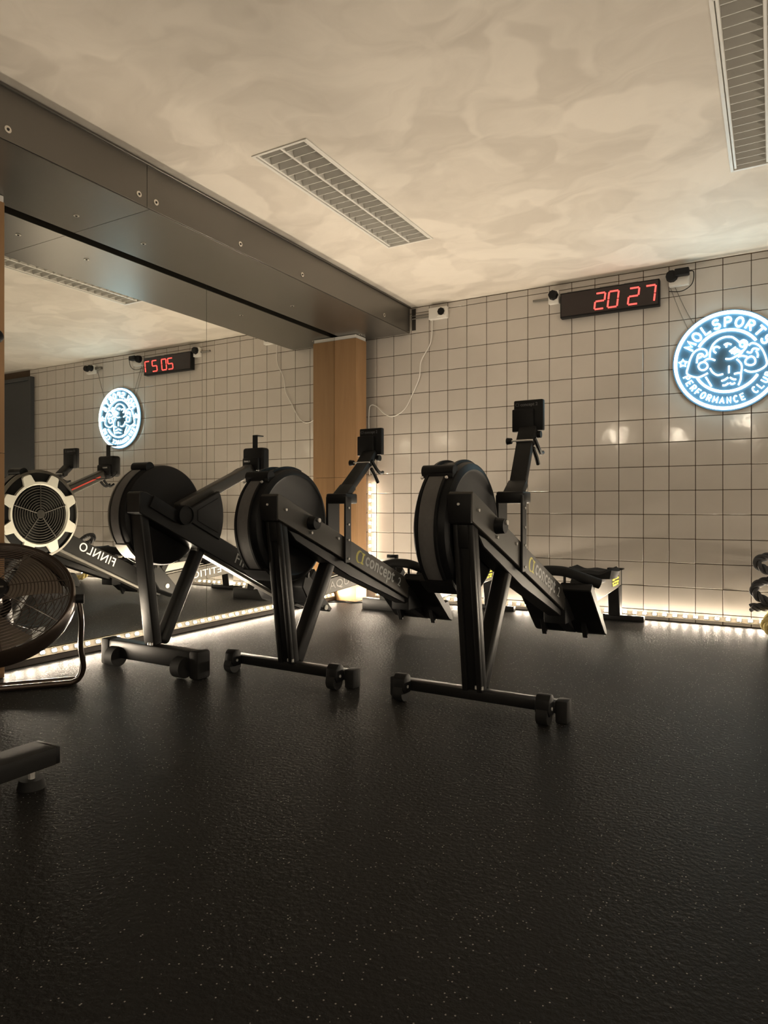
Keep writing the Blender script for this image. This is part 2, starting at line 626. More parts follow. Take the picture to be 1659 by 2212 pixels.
# remaining tiles (seen only in the mirror, plus the cut row at the floor)
mb = MB()
for c in range(-20, 21):
    xc = X0 + (c + 0.5) * PX
    if xc > XR:
        continue
    mb.box(xc - (PX - GAP) / 2, xc + (PX - GAP) / 2, YB - 0.008, YB, 0.004, Z0 - GAP / 2, 0.0016, 1)
    if c in COLS or 1.25 < xc < 2.3:
        continue
    for r in ROWS:
        zc = Z0 + (r + 0.5) * PZ
        a = rt.gauss(0, 0.004)
        mt = Matrix.Translation((xc, YB, zc)) @ Matrix.Rotation(a, 4, 'X') @ Matrix.Rotation(rt.gauss(0, 0.004), 4, 'Z')
        mb.box(-(PX - GAP) / 2, (PX - GAP) / 2, -0.008, 0, -(PZ - GAP) / 2, (PZ - GAP) / 2, 0.0016, 1, mt)
    mb.box(xc - (PX - GAP) / 2, xc + (PX - GAP) / 2, YB - 0.008, YB, ztop + GAP / 2, ztop + part_h, 0.0016, 1)
o = mb.build('wall_tiles', 'tile', wall_back)
o['kind'] = 'stuff'

# door in the back wall, seen only in the mirror
d = thing('door_1', None, None, (1.72, YB - 0.009, 0))
d['kind'] = 'structure'
d['label'] = 'dark grey door in the tiled wall, seen in the mirror'
MB().box(-0.46, 0.46, -0.03, 0, 0.002, 2.2, 0.003, 1).build('door_leaf', 'door_grey', d)
MB().box(-0.50, -0.46, -0.05, 0, 0.002, 2.24, 0.003, 1).box(0.46, 0.50, -0.05, 0, 0.002, 2.24, 0.003, 1).box(-0.46, 0.46, -0.05, 0, 2.2, 2.24, 0.003, 1).build('door_frame', 'door_grey', d)
MB().cyl((-0.40, -0.03, 1.05), (-0.40, -0.08, 1.05), 0.01).cyl((-0.40, -0.08, 1.05), (-0.29, -0.08, 1.05), 0.01).build('door_handle', 'chrome', d)

# baseboard under the mirror
structure(MB().box(XM - 0.02, XM + 0.014, 1.79, 4.56, 0.0, 0.03, 0.003, 1).build('baseboard_left', 'base'), 'dark baseboard under the mirrors')


# --- mirror panes
def mirror(y0, y1, label):
    t = thing('wall_mirror', label, 'mirror', (XM, (y0 + y1) / 2, 0.032), group='mirror panes on the left wall')
    h = (y1 - y0) / 2
    MB().box(-0.006, 0, -h + 0.0015, h - 0.0015, 0, 2.21).build('pane', 'mirror', t, smooth=False)
    MB().box(-0.0075, -0.0062, -h, h, 0, 2.21).build('backing', 'mirror_edge', t, smooth=False)


mirror(1.55, 3.143, 'left frameless mirror pane, the one reflecting the round neon sign')
mirror(3.143, 4.79, 'right frameless mirror pane beside the wooden pillar')


# --- wooden pillars
def pillar(name, x0, x1, y0, y1, ztop_, label):
    t = thing(name, label, 'pillar', ((x0 + x1) / 2, (y0 + y1) / 2, 0))
    hx, hy = (x1 - x0) / 2, (y1 - y0) / 2
    zj = 0.985
    for a, b in ((0.002, zj - 0.001), (zj + 0.001, ztop_ - 0.03)):
        MB().box(-hx, hx, -hy, -hy + 0.018, a, b, 0.001, 1).build('front_panel', 'wood', t)
        MB().box(hx - 0.018, hx, -hy + 0.0185, hy, a, b, 0.001, 1).build('side_panel', 'wood', t)
    MB().box(-hx, hx - 0.0185, -hy + 0.0185, hy - 0.001, 0.002, ztop_ - 0.03).build('core', 'dark', t, smooth=False)
    MB().box(-hx, hx - 0.006, -hy + 0.004, hy, ztop_ - 0.03, ztop_, 0.002, 1).build('top_cap', 'cap_white', t)
    return t


ZB = 2.117            # underside of the steel beam
pillar('wooden_pillar', XM + 0.001, -2.858, 4.566, 4.722, ZB - 0.002, 'wood-panelled pillar with white cap in the corner beside the tiled wall')
pillar('wooden_pillar', XM + 0.001, -2.93, 1.53, 1.776, ZB - 0.002, 'wood-panelled pillar at the left picture edge beside the mirror')


# --- steel-clad beam
def steel_beam():
    t = thing('steel_beam', 'long steel-clad beam with screwed panels under the ceiling above the mirrors', 'beam', (-2.489, 4.775, ZB))
    L0 = -0.3 - 4.775
    seam = 2.176 - 4.775
    H = ZC - 0.002 - ZB
    W = 0.54
    for a, b in ((L0, seam - 0.001), (seam + 0.001, 0.0)):
        MB().box(-0.003, 0.0, a, b, 0.004, H, 0.001, 1).build('front_panel', 'steel', t)
        MB().box(-W, -0.004, a + 0.015, b + 0.015 if b < 0 else b, 0.0, 0.003, 0.0008, 1).build('bottom_panel', 'steel', t)
    MB().box(-W + 0.001, -0.004, L0, -0.002, 0.004, H).build('core', 'dark', t, smooth=False)
    MB().box(-0.002, 0.010, L0, 0.0, H - 0.012, H - 0.001, 0.002, 1).build('top_trim', 'steel', t)

    def screw(loc, axis, parent):
        s = MB().cyl((0, 0, 0), Vector(axis) * 0.0025, 0.0135, n=16).build('washer', 'screw', parent)
        s.location = loc
        q = MB().cyl(Vector(axis) * 0.0026, Vector(axis) * 0.0055, 0.006, 0.0045, n=10).build('screw_head', 'dark', s)

    for y in (0.7, 1.521, 2.129, 2.227, 2.804, 3.36, 4.367):
        screw((0.0002, y - 4.775, 2.163 - ZB), (1, 0, 0), t)
    for y in (1.2, 2.065, 2.457, 3.719, 4.6):
        screw((-0.35, y - 4.775, -0.0002), (0, 0, -1), t)


steel_beam()

# flat dark plate beside the beam end, coloured as the shaded wall notch
MB().box(-2.486, -2.452, YB - 0.010, YB - 0.0085, 2.145, 2.315).build('wall_notch', 'dark', wall_back, smooth=False)


# ------------------------------------------------------------------ LED strips
led_mesh = None


def led_strip(name, p0, p1, out, label, step=0.062, width=0.034, bright=None):
    """flat tape from p0 to p1; LEDs look along `out`."""
    global led_mesh
    p0, p1, out = Vector(p0), Vector(p1), Vector(out).normalized()
    L = (p1 - p0).length
    ax = (p1 - p0).normalized()
    t = thing(name, label, 'led strip', p0)
    ya = out.cross(ax)
    mt = Matrix((ax, ya, out)).transposed().to_4x4()
    tape = MB().box(0, L, -width / 2, width / 2, 0, 0.002, mtx=mt).build('tape', 'strip_tape', t, smooth=False)
    if led_mesh is None:
        led_mesh = MB().box(-0.012, 0.012, -0.008, 0.008, 0.002, 0.0105, 0.0030, 1).mesh('led')
        led_mesh.materials.append(M['white'])
        led_mesh.materials.append(M['led'])
        led_mesh.materials.append(M['led_side'])
        for p_ in led_mesh.polygons:
            if p_.normal.z > 0.9:
                p_.material_index = 1
            elif p_.normal.z > 0.3:
                p_.material_index = 2
    n = int(L / step)
    for i in range(n):
        o = put('led', led_mesh, None, t)
        if bright:
            o.material_slots[1].link = 'OBJECT'
            o.material_slots[1].material = M[bright]
        mm = mt.copy()
        mm.translation = ax * (step * (i + 0.5))
        o.matrix_local = mm
    return t


led_strip('led_strip', (-2.82, YB - 0.010, 0.040), (1.2, YB - 0.010, 0.040), (0, -1, 0.42), 'glowing warm LED strip along the foot of the tiled wall')
led_strip('led_strip', (XM + 0.018, 4.54, 0.050), (XM + 0.018, 1.80, 0.050), (1, 0, 0.4), 'glowing warm LED strip along the foot of the mirrors')
led_strip('led_strip', (-2.872, YB - 0.012, 0.09), (-2.872, YB - 0.012, 1.0), (0.5, -1, 0), 'upright glowing LED strip between wooden pillar and tiled wall')

# unseen strip added along the right-hand wall as fill light
led_strip('led_strip', (XR - 0.002, 4.6, 0.06), (XR - 0.002, -2.8, 0.06), (-1, 0, 0.3), 'LED strip along the foot of the right-hand wall outside the frame', 0.124, bright='led_far')

# ------------------------------------------------------------------ ceiling fittings
def louver_light(x0, x1, y0, y1, label):
    cx_, cy_ = (x0 + x1) / 2, (y0 + y1) / 2
    t = thing('louver_light', label, 'ceiling light', (cx_, cy_, ZC), group='recessed louver lights, switched off')
    a, b = (x1 - x0) / 2, (y1 - y0) / 2
    lip = 0.010
    fr = MB()
    fr.box(-a - lip, -a + 0.004, -b - lip, b + lip, -0.004, 0.0, 0.001, 1)
    fr.box(a - 0.004, a + lip, -b - lip, b + lip, -0.004, 0.0, 0.001, 1)
    fr.box(-a, a, -b - lip, -b + 0.004, -0.004, 0.0, 0.001, 1)
    fr.box(-a, a, b - 0.004, b + lip, -0.004, 0.0, 0.001, 1)
    fr.build('frame', 'fixture', t)
    tr = MB()
    tr.box(-a + 0.001, -a + 0.004, -b, b, 0.0, 0.085).box(a - 0.004, a - 0.001, -b, b, 0.0, 0.085)
    tr.box(-a, a, -b + 0.001, -b + 0.004, 0, 0.085).box(-a, a, b - 0.004, b - 0.001, 0, 0.085)
    tr.box(-a, a, -b, b, 0.085, 0.09)
    tr.build('housing', 'fixture', t, smooth=False)
    MB().box(-0.006, 0.006, -b + 0.006, b - 0.006, 0.0, 0.034, 0.002, 1).build('centre_reflector', 'fixture', t)
    MB().box(-a + 0.006, -a + 0.018, -b + 0.006, b - 0.006, 0.0, 0.030, 0.002, 1).build('side_reflector', 'fixture', t)
    MB().box(a - 0.018, a - 0.006, -b + 0.006, b - 0.006, 0.0, 0.030, 0.002, 1).build('side_reflector', 'fixture', t)
    n = 20
    pitch = (2 * b - 0.02) / n
    w_ = a - 0.026
    sm = bpy.data.meshes.new('slat')
    q = MB()
    # blade with a V section, wide at the top
    tb = bmesh.new()
    vs_ = []
    for x in (-w_ / 2, w_ / 2):
        vs_.append([tb.verts.new((x, y, z)) for y, z in ((-0.019, 0.050), (-0.009, 0.018), (-0.0018, 0.0), (0.0018, 0.0), (0.009, 0.018), (0.019, 0.050))])
    k = 6
    for i in range(k):
        tb.faces.new((vs_[0][i], vs_[0][(i + 1) % k], vs_[1][(i + 1) % k], vs_[1][i]))
    tb.faces.new(vs_[0][::-1])
    tb.faces.new(vs_[1])
    bmesh.ops.recalc_face_normals(tb, faces=tb.faces)
    q._merge(tb)
    sm = q.mesh('slat')
    sm.materials.append(M['louver'])
    for s in (-1, 1):
        for i in range(n):
            put('slat', sm, None, t, loc=(s * (0.007 + w_ / 2), -b + 0.01 + pitch * (i + 0.5), 0.001))
        MB().cyl((s * (0.007 + w_ / 2), -b + 0.02, 0.068), (s * (0.007 + w_ / 2), b - 0.02, 0.068), 0.013, n=12).build('tube', 'white', t)


louver_light(*LIGHTS[0], 'recessed louver ceiling light next to the steel beam')
louver_light(*LIGHTS[1], 'recessed louver ceiling light at the top right picture edge')


# ------------------------------------------------------------------ rowing machine, chain type with flywheel and V front leg
def chain_rower(label, loc, rotz, mast_top, mast_base, mon_y, mon_z):
    t = thing('rowing_machine', label, 'rowing machine', loc, rotz, 'black rowing machines with grey print')
    # front foot
    ft = MB().box(-0.315, 0.315, -0.026, 0.026, 0.032, 0.072, 0.006).build('front_foot', 'black_metal', t)
    for s in (-1, 1):
        MB().box(s * 0.332 - 0.022, s * 0.332 + 0.022, -0.028, 0.03, 0.0, 0.078, 0.006).build('end_cap', 'rubber', ft)
        wf = MB()
        wf.prism_x([(-0.030, 0.03), (-0.030, 0.092), (-0.045, 0.104), (-0.066, 0.104), (-0.084, 0.088), (-0.088, 0.05), (-0.075, 0.03)], s * 0.283 - 0.026, s * 0.283 + 0.026, 0.005)
        wf.build('wheel_housing', 'black', ft)
        wh = MB().cyl((s * 0.283 - 0.020, -0.062, 0.034), (s * 0.283 + 0.020, -0.062, 0.034), 0.034, n=24).build('caster_wheel', 'rubber', ft)
        MB().cyl((s * 0.283 - 0.028, -0.058, 0.056), (s * 0.283 + 0.0285, -0.058, 0.056), 0.006, n=10).build('axle', 'chrome', ft)
    # front leg: channel with a long slot
    p0, p1 = Vector((0.002, -0.010, 0.070)), Vector((0.002, -0.095, 0.690))
    ax = (p1 - p0).normalized()
    L = (p1 - p0).length
    yy = ax.cross(Vector((1, 0, 0))).normalized()
    mt = Matrix((Vector((1, 0, 0)), yy, ax)).transposed().to_4x4()
    mt.translation = p0
    fl_ = -1 if (mt.to_3x3() @ Vector((0, 1, 0))).y > 0 else 1   # side that looks to the front
    g = MB()
    g.box(-0.039, 0.039, -0.026, 0.010, 0, L, 0.004, 2, Matrix.Identity(4)) if fl_ > 0 else g.box(-0.039, 0.039, -0.010, 0.026, 0, L, 0.004)
    lo, hi = (0.008, 0.026) if fl_ > 0 else (-0.026, -0.008)
    g.box(-0.039, -0.019, lo, hi, 0, L, 0.003)
    g.box(0.019, 0.039, lo, hi, 0, L, 0.003)
    g.box(-0.021, 0.021, lo, hi, L - 0.085, L, 0.003)
    g.build('front_leg', 'black_metal', t, mtx=mt)
    # rear strut
    MB().bar((0.0, 0.030, 0.062), (0.0, 0.315, 0.535), 0.066, 0.058, 0.014, 3).build('rear_leg', 'black_metal', t)
    for x in (0.004, 0.024):
        MB().cyl((x + 0.015, -0.030, 0.078), (x + 0.015, -0.030, 0.090), 0.007, n=8).build('foot_bolt', 'chrome', t)
    # main diagonal arm
    arm = MB().prism_x([(-0.140, 0.698), (-0.140, 0.800), (-0.132, 0.806), (-0.10, 0.795), (1.14, 0.285), (1.14, 0.225), (1.06, 0.207)], -0.044, 0.050, 0.003, 1).build('main_arm', 'grey_metal', t)
    MB().box(-0.046, 0.047, -0.146, -0.10, 0.692, 0.796, 0.004).build('front_cover', 'black', t)
    MB().prism_x([(-0.06, 0.655), (0.02, 0.632), (1.08, 0.198), (1.08, 0.172), (0.42, 0.41), (0.0, 0.60)], -0.035, 0.035, 0.004, 1).build('lower_tube', 'black_metal', t)
    for y, z in ((-0.088, 0.738), (0.092, 0.634), (0.30, 0.60)):
        MB().cyl((0.050, y, z), (0.056, y, z), 0.006, n=10).build('bolt', 'chrome', t)
    MB().cyl((0.0, -0.146, 0.760), (0.0, -0.151, 0.760), 0.005, n=8).build('bolt', 'chrome', t)
    kb = MB().cyl((0.050, 0.088, 0.678), (0.086, 0.088, 0.678), 0.032, 0.028, n=24).build('knob', 'black', t)
    MB().cyl((0.086, 0.098, 0.690), (0.092, 0.098, 0.690), 0.010, n=10).build('knob_cap', 'chrome', kb)
    # flywheel housing
    yc, zc, R = 0.088, 0.668, 0.257
    prof = [(-0.188, 0.0), (-0.188, R - 0.05), (-0.182, R - 0.022), (-0.168, R - 0.006), (-0.150, R), (-0.062, R), (-0.048, R - 0.006), (-0.040, R - 0.02), (-0.038, R - 0.03), (-0.043, R - 0.04), (-0.043, 0.0)]
    fw = MB().lathe_x(prof, yc, zc, 72).build('flywheel_housing', 'black_gloss', t)
    a0, a1 = math.radians(132), math.radians(226)
    MB().lathe_x([(-0.148, R + 0.002), (-0.086, R + 0.002), (-0.086, R + 0.006), (-0.148, R + 0.006)], yc, zc, 40, a0, a1, True).build('perforated_band', 'mesh_band', fw)
    for rx in (-0.155, -0.079):
        MB().lathe_x([(rx - 0.006, R), (rx + 0.006, R), (rx + 0.005, R + 0.010), (rx - 0.005, R + 0.010)], yc, zc, 40, math.radians(70), math.radians(236), True).build('rim_rib', 'black_gloss', fw)
    aa = math.radians(125)
    hy, hz = yc + (R + 0.006) * math.cos(aa), zc + (R + 0.006) * math.sin(aa)
    MB().cyl((-0.182, hy, hz), (-0.052, hy, hz), 0.024, n=20).box(-0.182, -0.052, hy - 0.022, hy + 0.012, hz - 0.026, hz, 0.004).build('carry_handle', 'black', fw)
    ab = math.radians(236)
    MB().lathe_x([(-0.182, R), (-0.05, R), (-0.05, R + 0.014), (-0.182, R + 0.014)], yc, zc, 12, math.radians(226), math.radians(246), True).build('band_clip', 'black', fw)
    for s in (-0.166, -0.066):
        MB().cyl((s, yc + (R + 0.014) * math.cos(math.radians(136)), zc + (R + 0.014) * math.sin(math.radians(136))), (s, yc + (R + 0.020) * math.cos(math.radians(136)), zc + (R + 0.020) * math.sin(math.radians(136))), 0.006, n=8).build('bolt', 'chrome', fw)
    MB().lathe_x([(-0.194, 0.06), (-0.194, 0.19), (-0.189, 0.195), (-0.189, 0.055)], yc, zc, 48, closed_prof=True).build('side_grille', 'mesh_band', fw)
    # U bracket straddling the arm
    ub = MB().box(0.052, 0.062, 0.345, 0.395, 0.480, 0.800, 0.002, 1).box(-0.060, -0.046, 0.352, 0.452, 0.560, 0.800, 0.002, 1).box(-0.058, 0.062, 0.350, 0.450, 0.765, 0.815, 0.008).build('mast_bracket', 'black_metal', t)
    for z in (0.50, 0.59, 0.665, 0.745):
        MB().cyl((0.062, 0.372, z), (0.066, 0.372, z), 0.0055, n=8).build('bolt', 'chrome', ub)
    # monitor mast
    b0, b1 = Vector((0.006, *mast_base)), Vector((0.006, *mast_top))
    dr = (b1 - b0).normalized()
    ms = MB().bar(b0, b1, 0.072, 0.032, 0.004).bar(Vector((0.004, 0.385, 0.800)), b0 + dr * 0.02, 0.084, 0.034, 0.006).build('monitor_mast', 'black_metal', t)
    # clamp bar, knob and the pull-handle hook
    cb = b1 - dr * 0.012
    cl = MB().cyl(cb + Vector((-0.062, -0.022, 0.0)), cb + Vector((0.040, -0.022, 0.0)), 0.0045, n=10).build('clamp_bar', 'chrome', ms)
    MB().cyl(cb + Vector((-0.078, -0.022, 0)), cb + Vector((-0.056, -0.022, 0)), 0.016, 0.013, n=14).build('clamp_knob', 'black', ms)
    hk = MB().tube(smooth_path([cb + Vector((0.040, 0.0, 0.01)), cb + Vector((0.046, 0.035, -0.03)), cb + Vector((0.044, 0.075, -0.05)), cb + Vector((0.044, 0.105, -0.045))], 5), 0.009, 8)
    hk.tube(smooth_path([cb + Vector((0.030, 0.01, -0.03)), cb + Vector((0.034, 0.045, -0.07)), cb + Vector((0.034, 0.07, -0.10))], 5), 0.009, 8)
    hk.build('handle_hook', 'black_metal', ms)
    # monitor
    mo = MB().box(-0.068, 0.068, mon_y, mon_y + 0.030, mon_z, mon_z + 0.140, 0.006).build('monitor', 'black', t)
    MB().box(-0.060, 0.060, mon_y + 0.030, mon_y + 0.032, mon_z + 0.012, mon_z + 0.130).build('screen', 'screen', mo, smooth=False)
    MB().box(-0.068, 0.030, mon_y - 0.022, mon_y + 0.002, mon_z - 0.004, mon_z + 0.098, 0.005).build('battery_box', 'black', mo)
    nk = Vector((0.004, mon_y - 0.004, mon_z + 0.012))
    MB().bar(b1 - dr * 0.03, nk, 0.082, 0.040, 0.010).cyl(nk + Vector((0.038, 0.004, -0.03)), nk + Vector((0.056, 0.004, -0.03)), 0.016, n=12).build('neck', 'black', mo)
    put('lettering', text_mesh('concept 2', 0.020, basis((1, 0, 0), (0, 0, 1), (-0.036, mon_y - 0.0005, mon_z + 0.113)), 0.0004), 'faint_print', mo)
    put('logo_mark', text_mesh('CI', 0.020, basis((1, 0, 0), (0, 0, 1), (-0.060, mon_y - 0.0005, mon_z + 0.113)), 0.0), 'faint_print', mo)
    # lettering on both sides of the arm
    th = math.atan(0.411)
    ca, sa = math.cos(th), math.sin(th)
    for side in (1, -1):
        da = Vector((0, ca, -sa)) * side
        up = Vector((0, sa, ca))
        base = Vector((0.0506, 0.0, 0.0)) if side > 0 else Vector((-0.0446, 0.0, 0.0))
        y_s = 0.435 if side > 0 else 1.02
        zs = 0.698 - 0.411 * (y_s + 0.14)
        org = base + Vector((0, y_s, zs)) + up * 0.026
        # crescent C and bar
        cm = MB()
        cr = bmesh.new()
        outer, inner = [], []
        for i in range(25):
            a = math.radians(55 + 250 * i / 24)
            outer.append((0.030 + 0.030 * math.cos(a), 0.030 + 0.032 * math.sin(a)))
            inner.append((0.037 + 0.020 * math.cos(a), 0.030 + 0.026 * math.sin(a)))
        vo = [cr.verts.new((x, z, 0)) for x, z in outer]
        vi = [cr.verts.new((x, z, 0)) for x, z in inner]
        for i in range(24):
            cr.faces.new((vo[i], vo[i + 1], vi[i + 1], vi[i]))
        cm._merge(cr)
        mtx = basis(da, up, org)
        cm.build('logo_mark', 'yellow', arm, mtx=mtx, smooth=False)
        im = bmesh.new()
        for q in ([(0.050, 0.002), (0.078, 0.002), (0.078, 0.010), (0.050, 0.010)], [(0.057, 0.010), (0.070, 0.010), (0.070, 0.050), (0.057, 0.050)], [(0.050, 0.050), (0.078, 0.050), (0.078, 0.058), (0.050, 0.058)]):
            im.faces.new([im.verts.new((x, z, 0)) for x, z in q])
        MB()._merge(im).build('logo_mark', 'yellow', arm, mtx=mtx, smooth=False)
        put('lettering', text_mesh('concept', 0.094, basis(da, up, org + da * 0.088 + up * 0.010), 0.0016, space=1.02), 'grey_print', arm)
        put('lettering', text_mesh('2', 0.066, basis(da, up, org + da * 0.445 + up * 0.010), 0.0), 'grey_print', arm)
    # footboards
    for s in (-1, 1):
        xa, xb = (0.030, 0.185) if s > 0 else (-0.185, -0.030)
        fb = MB().prism_x([(0.975, 0.372), (0.993, 0.378), (1.265, 0.128), (1.290, 0.095), (1.275, 0.082), (1.235, 0.095), (0.950, 0.345)], xa, xb, 0.005, 1).build('footboard', 'black', t)
        MB().prism_x([(1.045, 0.345), (1.105, 0.40), (1.135, 0.37), (1.095, 0.30)], xa + 0.02, xb - 0.02, 0.006, 1).build('foot_strap', 'rubber', fb)
        MB().prism_x([(1.195, 0.198), (1.255, 0.205), (1.310, 0.110), (1.290, 0.095)], xa + 0.015, xb - 0.015, 0.006, 1).build('heel_cup', 'black', fb)
        MB().prism_x([(1.165, 0.158), (1.230, 0.108), (1.205, 0.070)], xa + 0.05, xa + 0.075, 0.002, 1).build('adjust_clip', 'black', fb)
    MB().prism_x([(1.00, 0.30), (1.262, 0.128), (1.290, 0.095), (1.275, 0.082), (1.235, 0.095), (0.98, 0.22)], -0.029, 0.029, 0.004, 1).build('foot_bridge', 'black', t)
    MB().box(-0.055, 0.056, 0.98, 1.16, 0.170, 0.30, 0.006).build('rail_joint', 'black', t)
    # handle resting in its holder
    hp = smooth_path([(-0.205, 1.05, 0.380), (-0.14, 1.02, 0.408), (-0.06, 1.00, 0.428), (0.0, 0.995, 0.432), (0.06, 1.00, 0.426), (0.14, 1.02, 0.398), (0.205, 1.05, 0.372)], 6)
    hd = MB().tube(hp, 0.025, 12).build('handle', 'rubber', t)
    for x in (-0.045, 0.045):
        MB().cyl((x, 1.00, 0.34), (x, 1.00, 0.42), 0.007, n=8).build('handle_holder', 'black', t)
    MB().cyl((0.062, 0.985, 0.352), (0.070, 0.985, 0.352), 0.008, n=10).build('bolt', 'chrome', t)
    # rail, seat, rear leg
    rl = MB().prism_x([(1.02, 0.165), (1.02, 0.258), (2.34, 0.332), (2.34, 0.226)], -0.034, 0.034, 0.004, 1).build('slide_rail', 'rail_metal', t)
    MB().box(-0.050, 0.052, 2.300, 2.350, 0.334, 0.344, 0.002, 1).build('rail_stop', 'black', rl)
    MB().box(-0.036, 0.036, 2.342, 2.352, 0.215, 0.334, 0.002, 1).build('rail_cap', 'black', rl)
    # maker sticker on the rail side
    dy, dz = 1.0, 0.075
    MB().box(0.0343, 0.0349, 2.07, 2.27, 0.244, 0.302, mtx=None).build('sticker', 'black', rl, smooth=False)
    for i, (yy0, yy1, zz) in enumerate(((2.08, 2.15, 0.285), (2.16, 2.26, 0.289), (2.08, 2.12, 0.265), (2.13, 2.26, 0.268), (2.09, 2.20, 0.250), (2.21, 2.25, 0.252))):
        MB().box(0.0350, 0.0353, yy0, yy1, zz - 0.006, zz + 0.006).build('print_block', 'yellow', rl, smooth=False)
    st = MB()
    gx, gy = 15, 11
    tb = bmesh.new()
    grid, low = [], []
    for i in range(gx):
        u_ = -1 + 2 * i / (gx - 1)
        ra, rb = [], []
        for j in range(gy):
            v_ = -1 + 2 * j / (gy - 1)
            k = (1 - 0.16 * v_ * v_)
            x = u_ * 0.150 * k
            y = 1.74 + v_ * 0.118 * (1 - 0.22 * u_ * u_)
            edge = max(abs(u_), abs(v_))
            z = 0.378 + 0.022 * u_ * u_ - 0.012 * math.exp(-((abs(u_) - 0.5) ** 2) * 12) + 0.010 * v_ * v_ - (0.022 if edge > 0.99 else 0.0)
            ra.append(tb.verts.new((x, y, z)))
            rb.append(tb.verts.new((x * 0.9, 1.74 + (y - 1.74) * 0.9, 0.335)))
        grid.append(ra)
        low.append(rb)
    for i in range(gx - 1):
        for j in range(gy - 1):
            tb.faces.new((grid[i][j], grid[i + 1][j], grid[i + 1][j + 1], grid[i][j + 1]))
            tb.faces.new((low[i][j], low[i][j + 1], low[i + 1][j + 1], low[i + 1][j]))
    for i in range(gx - 1):
        tb.faces.new((grid[i][0], low[i][0], low[i + 1][0], grid[i + 1][0]))
        tb.faces.new((grid[i][-1], grid[i + 1][-1], low[i + 1][-1], low[i][-1]))
    for j in range(gy - 1):
        tb.faces.new((grid[0][j], grid[0][j + 1], low[0][j + 1], low[0][j]))
        tb.faces.new((grid[-1][j], low[-1][j], low[-1][j + 1], grid[-1][j + 1]))
    bmesh.ops.recalc_face_normals(tb, faces=tb.faces)
    se = st._merge(tb).build('seat', 'rubber', t)
    MB().box(-0.055, 0.055, 1.66, 1.82, 0.300, 0.338, 0.004).build('seat_carriage', 'black', se)
    MB().prism_x([(2.285, 0.03), (2.345, 0.03), (2.345, 0.235), (2.255, 0.230)], -0.038, 0.038, 0.004, 1).build('rear_support', 'black_metal', t)
    MB().box(-0.185, 0.185, 2.295, 2.335, 0.0, 0.036, 0.005).build('rear_foot', 'black_metal', t)
    return t


chain_rower('black rowing machine nearest the camera with upright monitor, in front of the tiled wall', (-0.968, 2.385, 0), -0.024,
            (0.545, 1.052), (0.440, 0.835), 0.590, 1.090)
chain_rower('black rowing machine in the middle, its monitor in front of the wooden pillar', (-1.850, 2.405, 0), -0.024,
            (0.615, 0.985), (0.435, 0.838), 0.665, 1.022)


